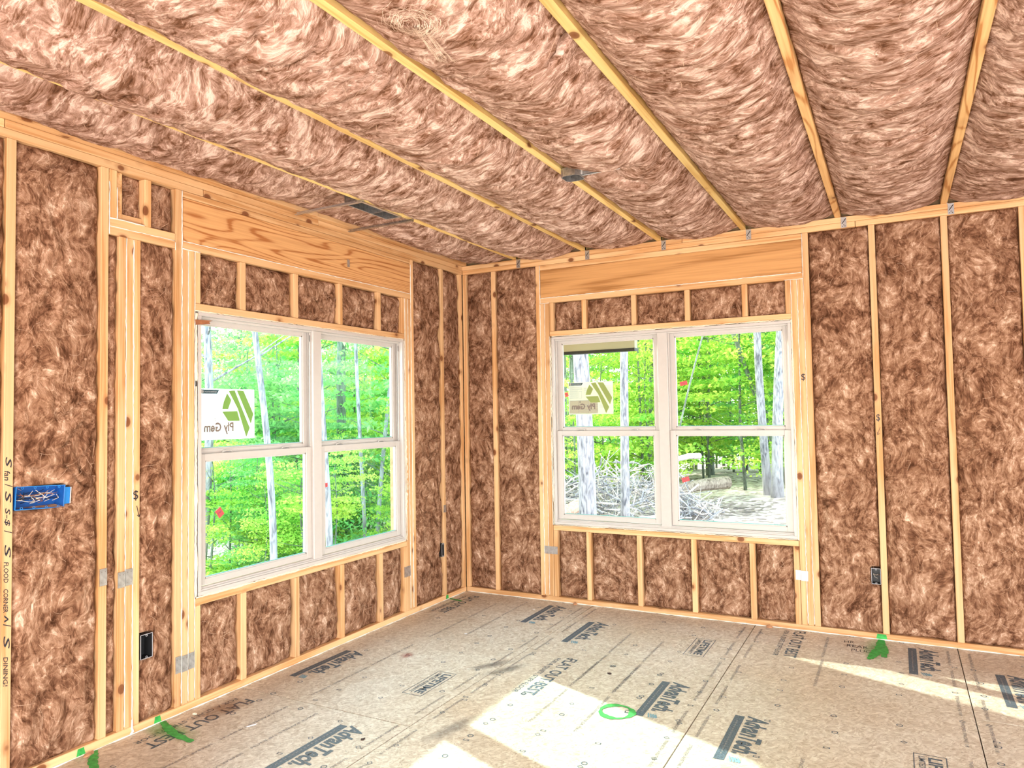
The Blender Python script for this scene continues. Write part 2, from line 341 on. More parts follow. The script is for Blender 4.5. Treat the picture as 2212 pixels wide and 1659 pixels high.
def leaf_mat(name, a, b_):
    mt, nt, bs, out = new_mat(name); nt.nodes.remove(bs); L = nt.links.new
    ge = N(nt, 'ShaderNodeNewGeometry'); no = N(nt, 'ShaderNodeTexNoise', i_Scale=1.1, i_Detail=4.0, i_Roughness=0.8); L(ge.outputs['Position'], no.inputs['Vector'])
    rp = ramp(nt, [(0.36, a), (0.66, b_)]); L(no.outputs['Fac'], rp.inputs[0])
    df = N(nt, 'ShaderNodeBsdfDiffuse'); tl = N(nt, 'ShaderNodeBsdfTranslucent'); mx = N(nt, 'ShaderNodeMixShader'); mx.inputs[0].default_value = 0.5
    L(rp.outputs[0], df.inputs[0]); L(rp.outputs[0], tl.inputs[0]); L(df.outputs[0], mx.inputs[1]); L(tl.outputs[0], mx.inputs[2]); L(mx.outputs[0], out.inputs[0])
    return mt
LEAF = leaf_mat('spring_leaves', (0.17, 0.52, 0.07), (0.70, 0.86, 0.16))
LEAF2 = leaf_mat('deep_green_leaves', (0.12, 0.50, 0.14), (0.42, 0.72, 0.22))  # greener, less yellow leaf colour

# ------------------------------------------------------------------ floor
floor = MB(); floor.box((-0.089, -8.0, -0.26), (7.0, 0.089, -0.024)); floor = floor.build('floor', SHEATH); tag(floor, kind='structure')
panels = {}
cols = [(-0.089, 1.140, -2.37), (1.140, 2.340, -1.10), (2.340, 3.530, -2.45), (3.530, 4.730, -1.13), (4.730, 5.93, -2.4), (5.93, 7.0, -1.1)]
for ci, (x0, x1, ys) in enumerate(cols):
    yy = [0.089, ys]
    while yy[-1] > -7.9: yy.append(max(yy[-1]-2.44, -8.0))
    for k in range(len(yy)-1):
        g = 0.0024
        p = beveled_box('subfloor_panel', (x0+g, yy[k+1]+g, -0.019), (x1-g, yy[k]-g, 0.0), OSB, floor, bevel=0.0012)
        panels[(ci, k)] = (p, x0, x1, yy[k+1], yy[k])
def panel_at(x, y):
    for (p, x0, x1, y0, y1) in panels.values():
        if x0 <= x < x1 and y0 <= y < y1: return p
    return floor
seam = MB(); seam.box((-0.05, -8, -0.023), (7.0, 0.05, -0.0192)); so_ = seam.build('dark_gap_sheet', plain('dark_gap', (0.03, 0.02, 0.015)), floor)  # added dark sheet; makes the gaps between panels read dark

_font_cache = {}
def text_mesh(s, bold=0.0, shear=0.0, space=1.0):
    key = (s, bold, shear, space)
    if key in _font_cache: return _font_cache[key]
    cu = bpy.data.curves.new('t', 'FONT'); cu.body = s; cu.offset = bold; cu.shear = shear; cu.resolution_u = 2; cu.space_character = space; cu.fill_mode = 'FRONT'
    o = bpy.data.objects.new('t', cu); COL.objects.link(o)
    dg = bpy.context.evaluated_depsgraph_get(); me = bpy.data.meshes.new_from_object(o.evaluated_get(dg))
    co = np.zeros(len(me.vertices)*3); me.vertices.foreach_get('co', co); co = co.reshape(-1, 3)
    faces = [tuple(p.vertices) for p in me.polygons]
    bpy.data.objects.remove(o); bpy.data.curves.remove(cu); bpy.data.meshes.remove(me)
    mn, mxx = co.min(0), co.max(0); co = (co-mn); sz = mxx-mn
    _font_cache[key] = (co, faces, sz)
    return _font_cache[key]
def put_text(mb, s, org, ux, uy, length, height, bold=0.0, shear=0.0, mirror=False):
    """text box of given length and height, starting at org, running along ux with letter tops towards uy"""
    co, faces, sz = text_mesh(s, bold, shear)
    org, ux, uy = np.array(org, float), np.array(ux, float), np.array(uy, float)
    a = co[:, 0]/sz[0]*length; b = co[:, 1]/sz[1]*height
    if mirror: a = length-a
    mb.add((org + a[:, None]*ux + b[:, None]*uy).tolist(), faces)
def wpart(name, mb, mat, parent, **kw):
    """mesh given in world coordinates under a parent that may be offset"""
    o = mb.build(name, mat, None, **kw)
    pl = Vector((0, 0, 0)); q = parent
    while q is not None: pl += Vector(q.location); q = q.parent
    o.parent = parent; o.location = -pl
    return o
ZI = 0.0008
def tile(mb, pts, z=ZI): 
    mb.add([(x, y, z) for x, y in pts], [tuple(range(len(pts)))])
def logo(x0, ya, L=0.49):
    p = panel_at(x0+0.05, ya-0.1); mb = MB(); tile(mb, [(x0, ya), (x0, ya-L), (x0+0.045, ya-L), (x0+0.045, ya)]); 
    put_text(mb, 'AdvanTech.', (x0+0.056, ya+0.015, ZI), (0, -1, 0), (1, 0, 0), L*0.86, 0.105, bold=0.035, shear=0.25)
    wpart('printed_logo', mb, INK, p)
    m2 = MB()
    for k in range(16): tile(m2, [(x0+0.018, ya-0.06-0.024*k), (x0+0.018, ya-0.076-0.024*k), (x0+0.024, ya-0.076-0.024*k), (x0+0.024, ya-0.06-0.024*k)], ZI*1.8)
    tag(wpart('bar_dashes', m2, INKP, p), kind='stuff')
    m3 = MB()
    for k in range(4): tile(m3, [(x0+0.055+0.012*k, ya-L*0.90-0.006*k), (x0+0.062+0.012*k, ya-L*0.90), (x0+0.078+0.012*k, ya-L*1.0+0.004*k), (x0+0.070+0.012*k, ya-L*1.0)], ZI*1.2)
    wpart('logo_flourish', m3, INKL, p)
for a in [(0.825, -0.125), (1.27, -0.405), (0.105, -1.63), (0.825, -2.50), (2.06, -1.29), (2.505, -1.57), (3.262, -0.105), (3.68, -0.41), (1.95, -3.1), (3.0, -3.0)]: logo(*a)
def warranty(x0, ya):
    p = panel_at(x0, ya-0.1); mb = MB(); L, Wd, t = 0.355, 0.125, 0.004
    for q in [((x0, ya), (x0+Wd, ya-t)), ((x0, ya-L), (x0+Wd, ya-L+t)), ((x0, ya), (x0+t, ya-L)), ((x0+Wd-t, ya), (x0+Wd, ya-L))]:
        (ax, ay), (bx, by) = q; tile(mb, [(ax, ay), (ax, by), (bx, by), (bx, ay)])
    put_text(mb, 'LIFETIME', (x0+0.055, ya-0.025, ZI), (0, -1, 0), (1, 0, 0), 0.30, 0.052, bold=0.03)
    put_text(mb, 'LIMITED WARRANTY', (x0+0.020, ya-0.025, ZI), (0, -1, 0), (1, 0, 0), 0.30, 0.024, bold=0.01)
    wpart('printed_warranty_box', mb, INK, p)
for a in [(0.850, -1.69), (2.045, -0.455), (3.262, -1.635)]: warranty(*a)
def slogan(x0, ya, L=0.60):
    p = panel_at(x0+0.05, ya-0.2); mb = MB()
    put_text(mb, 'FLAT OUT BEST', (x0+0.065, ya, ZI), (0, -1, 0), (1, 0, 0), L, 0.075, bold=0.018)
    put_text(mb, 'FOR A QUIET, STIFF FLOOR', (x0, ya-0.02, ZI), (0, -1, 0), (1, 0, 0), L*0.97, 0.036, bold=0.006)
    wpart('printed_slogan', mb, INK, p)
for a in [(0.085, -2.475, 0.60), (1.37, -1.175, 0.60), (0.06, -0.12, 0.52), (2.53, -0.03, 0.56)]: slogan(*a)
def small(x0, ya, s, L, h=0.016):
    mb = MB(); put_text(mb, s, (x0, ya, ZI), (0, -1, 0), (1, 0, 0), L, h, bold=0.004); wpart('printed_line', mb, INKP, panel_at(x0, ya-0.1))
for (x, y) in [(0.42, -0.25), (0.42, -1.35), (0.42, -2.45), (0.62, -2.45), (1.62, -1.15), (1.86, -1.15), (1.62, -0.55), (1.86, -0.62), (2.80, -0.08), (2.84, -1.9), (0.62, -0.1), (2.9, -2.6)]:
    small(x, y, 'SPACE PANELS 1/8 INCH', 0.42)
    small(x+0.004, y-0.47, 'SEPARAR LOS PANELES 1/8 DE PULG', 0.46)
for xs in (1.14, 2.34, 3.53):
    for sgn in (-1, 1):
        y = -0.08
        k = 0
        while y > -3.2:
            small(xs+sgn*0.055-0.01, y, ['PROPER SPACING 1/8', 'THIS EDGE GROOVE', 'STRENGTH AXIS THIS WAY'][k % 3], 0.27, 0.015); y -= 0.36+0.05*(k % 2); k += 1
# nailing marks: small squares, diamonds and rings
def ring_mark(mb, x, y, kind):
    n = {0: 4, 1: 4, 2: 10}[kind]; ph = {0: math.pi/4, 1: 0, 2: 0}[kind]; r = 0.0150; r2 = 0.0100
    vs = [];
    for rr in (r, r2):
        for k in range(n):
            an = ph+2*math.pi*k/n; vs.append((x+rr*math.cos(an)*(1.3 if kind == 0 else 1), y+rr*math.sin(an)*(0.7 if kind == 0 else 1), ZI))
    mb.add(vs, [(k, (k+1) % n, n+(k+1) % n, n+k) for k in range(n)])
for key, (p, x0, x1, y0, y1) in panels.items():
    if y1 < -4 or x0 > 4.6: continue
    mb = MB(); rr = random.Random(str(key))
    for jx in (0.06, 0.32, 0.60, 0.88, 1.14):
        for k in range(13):
            if rr.random() < 0.62: ring_mark(mb, x0+jx+rr.uniform(-.012, .012), y1-0.09-k*0.195+rr.uniform(-.02, .02), rr.randrange(3))
    mb.f and tag(wpart('nailing_marks', mb, INK, p), kind='stuff')
# green spray paint
def blot(mb, pts, wid, z, seed, axis='z'):
    """irregular painted stroke along pts"""
    rr = random.Random(seed); P = [Vector((x, y, 0)) for x, y in pts]; fine = []
    for i in range(len(P)-1):
        for k in range(8): fine.append(P[i].lerp(P[i+1], k/8))
    fine.append(P[-1]); n = len(fine); base = []
    for i, p in enumerate(fine):
        t = (fine[min(i+1, n-1)]-fine[max(i-1, 0)]).normalized(); q = Vector((-t.y, t.x, 0)); w = wid*(0.8+0.4*rr.random())*(0.6+0.4*math.sin(math.pi*min(1, max(0, i/(n-1)))))
        base += [(p.x+q.x*w, p.y+q.y*w, z), (p.x-q.x*w, p.y-q.y*w, z)]
    mb.add(base, [(2*i, 2*i+1, 2*i+3, 2*i+2) for i in range(n-1)])
mb = MB(); R_ = []
for k in range(49):
    a = 2*math.pi*k/48; w = 0.013*(0.8+0.35*math.sin(3*a+1)+0.1*math.sin(11*a)); R_ += [(1.972+(0.079+w*1.25)*math.cos(a), -1.785+(0.079+w*1.25)*math.sin(a), ZI*2), (1.972+(0.079-w*1.25)*math.cos(a), -1.785+(0.079-w*1.25)*math.sin(a), ZI*2)]
mb.add(R_, [(2*k, 2*k+1, 2*k+3, 2*k+2) for k in range(48)]); wpart('green_paint_ring', mb, GREENP, panel_at(1.97, -1.78))
mb = MB(); blot(mb, [(3.115, -0.002), (3.11, -0.2), (3.06, -0.42)], 0.030, ZI*2, 3); blot(mb, [(3.13, -0.12), (3.135, -0.36)], 0.022, ZI*2.4, 5); blot(mb, [(3.09, -0.25), (3.055, -0.44)], 0.014, ZI*2.8, 6); wpart('green_paint_mark', mb, GREENP, panel_at(3.1, -0.2))
mb = MB(); blot(mb, [(0.005, -2.86), (0.10, -2.90), (0.19, -2.93), (0.33, -2.945)], 0.022, ZI*2, 8); blot(mb, [(0.005, -3.20), (0.10, -3.27), (0.22, -3.33)], 0.020, ZI*2, 9); blot(mb, [(0.003, -0.27), (0.14, -0.30)], 0.013, ZI*2, 10); wpart('green_paint_mark', mb, GREENP, panel_at(0.1, -2.9))
# pencilled note on the floor
mb = MB(); put_text(mb, 'HR', (2.905, -0.155, ZI), (1, 0, 0), (0, 1, 0), 0.06, 0.045); put_text(mb, 'REAR', (2.925, -0.235, ZI), (1, 0, 0), (0, 1, 0), 0.12, 0.05); put_text(mb, 'PLUGS', (2.955, -0.315, ZI), (1, 0, 0), (0, 1, 0), 0.13, 0.05)
wpart('pencilled_note', mb, MARKER, panel_at(3, -0.2))
# scuffs with ragged transparent edges
def scuff_mat(name, col):
    mt, nt, bs, out = new_mat(name); L = nt.links.new; bs.inputs['Base Color'].default_value = (*col, 1); bs.inputs['Roughness'].default_value = 0.7
    tc = N(nt, 'ShaderNodeTexCoord'); mp = N(nt, 'ShaderNodeMapping'); mp.inputs['Location'].default_value = (-0.5, -0.5, 0); L(tc.outputs['Generated'], mp.inputs['Vector'])
    ln = N(nt, 'ShaderNodeVectorMath', operation='LENGTH')
    sx = N(nt, 'ShaderNodeVectorMath', operation='MULTIPLY'); sx.inputs[1].default_value = (1, 1, 0); L(mp.outputs[0], sx.inputs[0]); L(sx.outputs[0], ln.inputs[0])
    no = N(nt, 'ShaderNodeTexNoise', i_Scale=14.0, i_Detail=5.0); L(tc.outputs['Object'], no.inputs['Vector'])
    ad = N(nt, 'ShaderNodeMath', operation='MULTIPLY_ADD'); ad.inputs[1].default_value = 0.55; L(no.outputs['Fac'], ad.inputs[0]); L(ln.outputs['Value'], ad.inputs[2])
    mr = N(nt, 'ShaderNodeMapRange'); mr.inputs[1].default_value = 0.40; mr.inputs[2].default_value = 0.72; mr.inputs[3].default_value = 0.40; mr.inputs[4].default_value = 0.0; L(ad.outputs[0], mr.inputs[0])
    L(mr.outputs[0], bs.inputs['Alpha'])
    return mt
SCUFF = scuff_mat('grey_scuff', (0.08, 0.085, 0.10)); RUST = scuff_mat('red_scuff', (0.42, 0.08, 0.07)); WALL_SHADE = scuff_mat('wall_shade', (0.30, 0.13, 0.05)); PALESC = scuff_mat('faint_scuff', (0.22, 0.20, 0.20)); PALE = scuff_mat('green_overspray', (0.10, 0.45, 0.08))
def patch(cx, cy, lx, ly, rz, mat, name, z=ZI*1.5):
    me = mesh_from(name, [(-lx, -ly, 0), (lx, -ly, 0), (lx, ly, 0), (-lx, ly, 0)], [(0, 1, 2, 3)])
    o = link(name, me, mat); p = panel_at(cx, cy); pl = Vector(p.location)+Vector(floor.location)
    o.parent = p; o.location = Vector((cx, cy, z))-pl; o.rotation_euler = (0, 0, rz)
patch(1.08, -1.47, 0.055, 0.19, -0.55, SCUFF, 'grey_scuff'); patch(1.20, -1.50, 0.05, 0.20, -0.45, SCUFF, 'grey_scuff'); patch(1.34, -2.30, 0.06, 0.22, -0.2, PALESC, 'grey_scuff')
patch(0.52, -1.55, 0.05, 0.08, 0.3, RUST, 'red_scuff'); patch(0.15, -2.62, 0.12, 0.18, 0, WALL_SHADE, 'wall_shade'); patch(3.09, -0.22, 0.09, 0.26, 0, PALE, 'green_overspray', ZI*1.7); patch(0.14, -2.92, 0.2, 0.09, 0, PALE, 'green_overspray', ZI*1.7)  # brown patch paints the shaded tone of the floor beside the side wall

# ------------------------------------------------------------------ walls: sheathing, framing
WIN_L = dict(a0=-2.650, a1=-0.845, z0=0.563, h=1.495)      # along y
WIN_R = dict(a0=0.829, a1=2.631, z0=0.607, h=1.487)        # along x
def sheath(name, side, a0, a1, o0, o1, z0, z1):
    mb = MB()
    def bx(p, q, r, s):
        if side == 'L': mb.box((-D-0.05, p, r), (-D-0.001, q, s))
        else: mb.box((p, D+0.001, r), (q, D+0.05, s))
    bx(a0, o0, -0.26, 3.05); bx(o1, a1, -0.26, 3.05); bx(o0, o1, -0.26, z0); bx(o0, o1, z1, 3.05)
    o = mb.build(name, SHEATH); tag(o, kind='structure'); return o
wall_left = sheath('wall_left', 'L', -8.0, D+0.05, WIN_L['a0'], WIN_L['a1'], WIN_L['z0'], WIN_L['z0']+WIN_L['h'])
wall_back = sheath('wall_back', 'R', -D-0.001, 7.0, WIN_R['a0'], WIN_R['a1'], WIN_R['z0'], WIN_R['z0']+WIN_R['h'])

def far_wall(name, fixed_axis, pos, a0, a1, o0, o1, z1):  # unseen walls, added so their openings limit the incoming light
    mb = MB()
    def bx(p, q, r, t):
        if fixed_axis == 'x': mb.box((pos, p, r), (pos+0.05, q, t))
        else: mb.box((p, pos-0.05, r), (q, pos, t))
    bx(a0, o0, -0.26, 3.05); bx(o1, a1, -0.26, 3.05); bx(o0, o1, z1, 3.05)
    tag(mb.build(name, SHEATH), kind='structure')
far_wall('wall_right', 'x', 7.001, -8.0, D, -6.6, -2.0, 2.15); far_wall('wall_front', 'y', -8.001, -D, 7.0, 1.7, 5.9, 2.3)

def vert(side, c0, c1, z0, z1, name='stud', d=D, inset=0.0, mat=None):
    j = random.uniform(-0.0012, 0.0012)+inset
    if side == 'L': return beveled_box(name, (-d, c0, z0), (-j, c1, z1), mat or W[2], wall_left)
    return beveled_box(name, (c0, j, z0), (c1, d, z1), mat or W[2], wall_back)
def horiz(side, c0, c1, z0, z1, name='plate', mat=None, inset=0.0, d=D):
    if side == 'L': return beveled_box(name, (-d, c0, z0), (-inset, c1, z1), mat or W[1], wall_left)
    return beveled_box(name, (c0, inset, z0), (c1, d, z1), mat or W[0], wall_back)
# end wall (with window over the brush pile)
horiz('R', 0.001, 7.0, 0.0, TP, 'bottom_plate')
horiz('R', 0.0, 3.05, H+0.0005, H+TP-0.0008, 'top_plate'); horiz('R', 3.053, 7.0, H+0.0005, H+TP-0.0008, 'top_plate')
horiz('R', -D, 1.9, H+TP+0.0005, CEIL-0.0005, 'top_plate'); horiz('R', 1.903, 7.0, H+TP+0.0005, CEIL-0.0005, 'top_plate')
S16 = 0.4064
xr = lambda n: -0.1062+S16*n
z_b, z_t = TP+0.0005, H-0.0005
vert('R', 0.001, 0.037, z_b, z_t, 'corner_stud'); vert('R', xr(1)-.019, xr(1)+.019, z_b, z_t)
for n in (8, 9, 10, 11, 12, 13, 14, 15, 16, 17): vert('R', xr(n)-.019, xr(n)+.019, z_b, z_t)
vert('R', 0.698, 0.7335, z_b, z_t, 'king_stud'); vert('R', 0.7360, 0.7725, z_b, 2.3715, 'jack_stud'); vert('R', 0.7750, 0.8130, z_b, 2.3715, 'jack_stud')
vert('R', 2.7215, 2.759, z_b, z_t, 'king_stud'); vert('R', 2.6815, 2.7180, z_b, 2.3715, 'jack_stud'); vert('R', 2.6410, 2.6785, z_b, 2.3715, 'jack_stud')
horiz('R', 0.737, 2.719, 2.372, 2.4135, 'header_plate'); horiz('R', 0.737, 2.719, 2.6415, 2.6815, 'header_plate')
tag(horiz('R', 0.738, 2.718, 2.4145, 2.6405, 'header', WV, 0.003), 'orange laminated veneer header board')
horiz('R', 0.816, 2.6385, 2.103, 2.1420, 'head_board'); horiz('R', 0.816, 2.6385, 0.559, 0.597, 'sill_board')
for c0, c1 in [(0.8160, 0.8520), (2.602, 2.6385)] + [(xr(n)-.019, xr(n)+.019) for n in (3, 4, 5, 6)]:
    vert('R', c0, c1, 2.1430, 2.3712, 'cripple_stud'); vert('R', c0, c1, z_b, 0.5585, 'cripple_stud')
# side wall (with the stickered window)
horiz('L', -8.0, -0.001-0.0, 0.0, TP, 'bottom_plate')
horiz('L', -8.0, -2.62, H+0.0005, H+TP-0.0008, 'top_plate'); horiz('L', -2.617, 0.0-0.001, H+0.0005, H+TP-0.0008, 'top_plate')
horiz('L', -8.0, -3.60, H+TP+0.0005, CEIL-0.0005, 'top_plate'); horiz('L', -3.597, -1.745, H+TP+0.0005, CEIL-0.0005, 'top_plate'); horiz('L', -1.742, -0.001, H+TP+0.0005, CEIL-0.0005, 'top_plate')
beveled_box('ceiling_nailer', (-0.089, -8.0, CEIL+0.0005), (0.050, -1.80, CEIL+TP), W[1], wall_left); beveled_box('ceiling_nailer', (-0.089, -1.797, CEIL+0.0005), (0.046, -0.001, CEIL+TP), W[1], wall_left)
yl = lambda n: -(-0.0868+S16*n)
vert('L', -0.045, -0.008, z_b, z_t, 'corner_stud'); vert('L', yl(1)-.019, yl(1)+.019, z_b, z_t)
for n in (8, 9, 10, 11, 12, 13, 14, 15, 16, 17): vert('L', yl(n)-.019, yl(n)+.019, z_b, z_t)
vert('L', -0.7510, -0.7135, z_b, z_t, 'king_stud'); vert('L', -0.7895, -0.7535, z_b, 2.3755, 'jack_stud'); vert('L', -0.8280, -0.7920, z_b, 2.3755, 'jack_stud')
vert('L', -2.7890, -2.7520, z_b, z_t, 'king_stud'); vert('L', -2.7495, -2.7130, z_b, 2.3755, 'jack_stud'); vert('L', -2.7105, -2.6740, z_b, 2.3755, 'jack_stud')
horiz('L', -2.750, -0.753, 2.376, 2.4150, 'header_plate'); horiz('L', -2.750, -0.753, 2.6495, 2.6815, 'header_plate')
tag(horiz('L', -2.7495, -0.7535, 2.4160, 2.6485, 'header', WH, 0.003), 'wide pine header board with flowing dark grain and knots')
horiz('L', -2.672, -0.830, 2.063, 2.1010, 'head_board'); horiz('L', -2.672, -0.830, 0.516, 0.554, 'sill_board')
for c0, c1 in [(-2.672, -2.6360), (-0.8655, -0.830)] + [(yl(n)-.019, yl(n)+.019) for n in (3, 4, 5, 6)]:
    vert('L', c0, c1, 2.1020, 2.3752, 'cripple_stud'); vert('L', c0, c1, z_b, 0.5155, 'cripple_stud')
for c in (-3.0755, -3.0375, -3.000): vert('L', c-0.0182, c+0.0182, z_b, 2.3690, 'post_stud')
horiz('L', -3.1425, -2.7905, 2.3695, 2.4075, 'short_plate'); horiz('L', -3.1425, -2.7905, 2.4085, 2.4465, 'short_plate')
vert('L', -3.1425, -3.106, 2.4470, z_t, 'short_stud'); vert('L', -3.1050, -3.068, 2.4470, z_t, 'block', inset=0.018, mat=W[0]); vert('L', -2.962, -2.926, 2.4470, z_t, 'cripple_stud')
horiz('L', -3.067, -2.963, 2.4475, 2.484, 'block', inset=0.02)

# ------------------------------------------------------------------ ceiling
ceiling = MB(); ceiling.box((-D-0.4, -8.0, 3.06), (7.0, D+0.4, 3.16)); ceiling = ceiling.build('ceiling', SHEATH); tag(ceiling, kind='structure')
xj = lambda n: -0.1004+0.6096*n
for n in range(1, 12):
    c = xj(n); beveled_box('joist', (c-.019, -8.0, CEIL+0.0005), (c+.019, D, 3.0), WJ if n < 5 else WJ2, ceiling)

# ------------------------------------------------------------------ insulation
def batt(side, a0, a1, b0, b1, label, group, seed, step=0.0125, base=0.004, edge=-0.030, amp=0.016, bulge=None, fibres=60, gaps=True, tilt=0.0, holes=()):
    na = max(6, int((a1-a0)/step)); nb = max(6, int((b1-b0)/step))
    A = np.linspace(0, 1, na+1); B = np.linspace(0, 1, nb+1)
    GA, GB = np.meshgrid(A, B, indexing='ij')
    def hfun(ga, gb):
        a = a0+(a1-a0)*ga; b = b0+(b1-b0)*gb
        s = seed*3.17
        wa = pn(a*5, b*5, s)*0.10; wb = pn(a*5+31, b*5, s)*0.10
        an = 1.5 if side == 'C' else 1.0
        ea = np.minimum(ga, 1-ga)*(a1-a0); eb = np.minimum(gb, 1-gb)*(b1-b0)
        e = np.minimum(ea + 0.010*pn(b*14, a*3, s+5)+0.004, eb+0.012*pn(a*11, b*3, s+9)+0.006)
        prof = 1-np.exp(-np.maximum(e, 0)/(0.020 if side != 'C' else 0.05))
        h = edge + (base-edge)*prof
        sx_ = 0.55 if side == 'C' else 1.0
        bil = np.abs(pn((a+wa)*5.5*sx_, (b+wb)*5.0*an, s+1))*1.2 - 0.35
        med = np.abs(pn((a+wa*1.3)*12*sx_, (b+wb*1.3)*13*an, s+2)) - 0.25
        fine = pn((a+wa)*30*sx_, (b+wb)*30*an, s+3)
        h = h + prof*(amp*1.15*bil + amp*0.6*med + amp*0.16*fine)
        for (ha, hb, ra, rb) in holes:
            dd = np.maximum(np.abs(a-ha)/ra, np.abs(b-hb)/rb); h = np.where(dd < 1.0, np.minimum(h, -0.068), h)
        # a few deep tears
        t = pn((a+wa*2)*2.6, (b+wb*2)*5.2, s+7); h = h - prof*amp*1.1*np.exp(-(t/0.04)**2)*np.clip(pn(a*2.1, b*2.1, s+8)*4-0.5, 0, 1)
        if gaps: h = h - 0.03*np.maximum(0, pn(a*6, b*4, s+12)-0.30)*(e < 0.06)
        if bulge is not None: h = h + bulge(a, b, ga, gb)*np.minimum(1, e/0.06)
        for (ha, hb, ra, rb) in holes:
            dd = np.maximum(np.abs(a-ha)/ra, np.abs(b-hb)/rb); h = np.where(dd < 1.0, np.minimum(h, -0.068), h)
        return h
    Hh_ = hfun(GA, GB)
    ja = (a1-a0)
    PA = a0+(a1-a0)*GA; PB = b0+(b1-b0)*GB
    wob = 0.004
    PA = PA + np.where(GA == 0, wob*pn(PB*20, 0.3, seed)+0.002, 0)*1.0 - np.where(GA == 1, wob*pn(PB*20, 5.3, seed)+0.002, 0)
    def world(a, b, h):
        if side == 'L': return np.stack([h, a, b], -1)
        if side == 'R': return np.stack([a, -h, b], -1)
        return np.stack([a, b, CEIL-h], -1)
    back = -0.075 if side != 'C' else -0.16
    V = world(PA, PB, Hh_).reshape(-1, 3)
    idx = np.arange((na+1)*(nb+1)).reshape(na+1, nb+1)
    q = np.stack([idx[:-1, :-1], idx[1:, :-1], idx[1:, 1:], idx[:-1, 1:]], -1).reshape(-1, 4)
    ring = np.concatenate([idx[:, 0], idx[-1, 1:], idx[-2::-1, -1], idx[0, -2:0:-1]])
    ra, rb = PA.reshape(-1)[ring], PB.reshape(-1)[ring]
    V2 = world(ra, rb, np.full(len(ring), back)); n0 = len(V); m_ = len(ring)
    k = np.arange(m_); q2 = np.stack([ring[k], n0+k, n0+(k+1) % m_, ring[(k+1) % m_]], -1)
    V = np.concatenate([V, V2]); cpt = V.mean(0)
    if side == 'L': pass
    q = np.concatenate([q, q2])
    # a back sheet closes it
    c4 = world(np.array([a0, a1, a1, a0]), np.array([b0, b0, b1, b1]), np.full(4, back)); n1 = len(V); V = np.concatenate([V, c4]); q = np.concatenate([q, np.array([[n1+3, n1+2, n1+1, n1]])])
    if side in ('C', ): q = q[:, ::-1]
    loc = np.array([c4[:, 0].mean(), c4[:, 1].mean(), c4[:, 2].min()])
    me = mesh_from('insulation_batt', V-loc, np.ascontiguousarray(q), smooth=True)
    # make the normals face the room
    me.update()
    o = link('insulation_batt', me, {'L': WOOL_L, 'R': WOOL_R, 'C': WOOL_C}[side], None, loc)
    tag(o, label, 'insulation', group)
    if fibres:
        rr = np.random.default_rng(int(seed*10)+5); ns = 9
        ca = rr.uniform(0.05, 0.95, fibres); cb = rr.uniform(0.02, 0.98, fibres); th = rr.uniform(0, 2*np.pi, fibres)
        if side == 'C': th = rr.normal(0, 0.7, fibres)+np.pi*(rr.random(fibres) < .5)
        ln = rr.uniform(0.02, 0.09, fibres); cv = rr.normal(0, 0.9, fibres); wd = rr.uniform(0.00025, 0.0007, fibres)
        vs = []; fs = []
        pa, pb = a0+ca*(a1-a0), b0+cb*(b1-b0); rows = []
        for i in range(ns):
            rows.append((pa.copy(), pb.copy(), th.copy()))
            pa = pa+np.cos(th)*ln/ns; pb = pb+np.sin(th)*ln/ns; th = th+cv/ns+rr.normal(0, 0.07, fibres)
            pa = np.clip(pa, a0+0.012, a1-0.012); pb = np.clip(pb, b0+0.012, b1-0.012)
        VV = []
        for i, (pa, pb, th) in enumerate(rows):
            h = hfun((pa-a0)/(a1-a0), (pb-b0)/(b1-b0))+0.0025+0.004*math.sin(math.pi*i/(ns-1))
            na_, nb_ = -np.sin(th)*wd, np.cos(th)*wd
            VV.append(world(pa+na_, pb+nb_, h)); VV.append(world(pa-na_, pb-nb_, h))
        VV = np.stack(VV, 1)  # fibres, 2ns, 3
        base_i = (np.arange(fibres)*2*ns)[:, None, None]; seg = np.arange(ns-1)[None, :, None]*2
        F = (base_i+seg+np.array([0, 1, 3, 2])[None, None, :]).reshape(-1, 4)
        me2 = mesh_from('loose_fibres', VV.reshape(-1, 3)-loc, F)
        f = link('loose_fibres', me2, FIBRE, o); tag(f, kind='stuff')
    return o
GB_, GL_, GC_ = 'brown wool batts in the wall with the brush-pile view', 'brown wool batts in the wall with the large-stickered window on the side', 'brown wool batts between the ceiling joists'
zf0, zf1 = TP+0.001, H-0.001
bays = [(0.038, xr(1)-.020, 'narrow brown wool batt at the room corner, on the brush-pile window wall'),
        (xr(1)+.020, 0.697, 'full-height brown wool batt between the corner bay and the double window over the brush pile'),
        (2.760, xr(8)-.020, 'full-height brown wool batt right of the brush-pile window, outlet box at its edge'),
        (xr(8)+.020, xr(9)-.020, 'full-height brown wool batt second to the right of the brush-pile window'),
        (xr(9)+.020, xr(10)-.020, 'full-height brown wool batt third to the right of the brush-pile window')]
for i, (a, b, l) in enumerate(bays): batt('R', a, b, zf0, zf1, l, GB_, 1+i, amp=0.017, fibres=int(300*(b-a)), holes=[(3.098, 0.402, 0.029, 0.052)] if i == 2 else ())
for n in range(10, 16): batt('R', xr(n)+.020, xr(n+1)-.020, zf0, zf1, 'full-height brown wool batt beyond the frame on the window wall, bay %s' % ['one', 'two', 'three', 'four', 'five', 'six'][n-10], GB_, 30+n, step=0.03, fibres=0)
ed = [0.853, xr(3)-.020, xr(3)+.020, xr(4)-.020, xr(4)+.020, xr(5)-.020, xr(5)+.020, xr(6)-.020, xr(6)+.020, 2.601]
ordn = ['first', 'second', 'third', 'fourth', 'fifth']
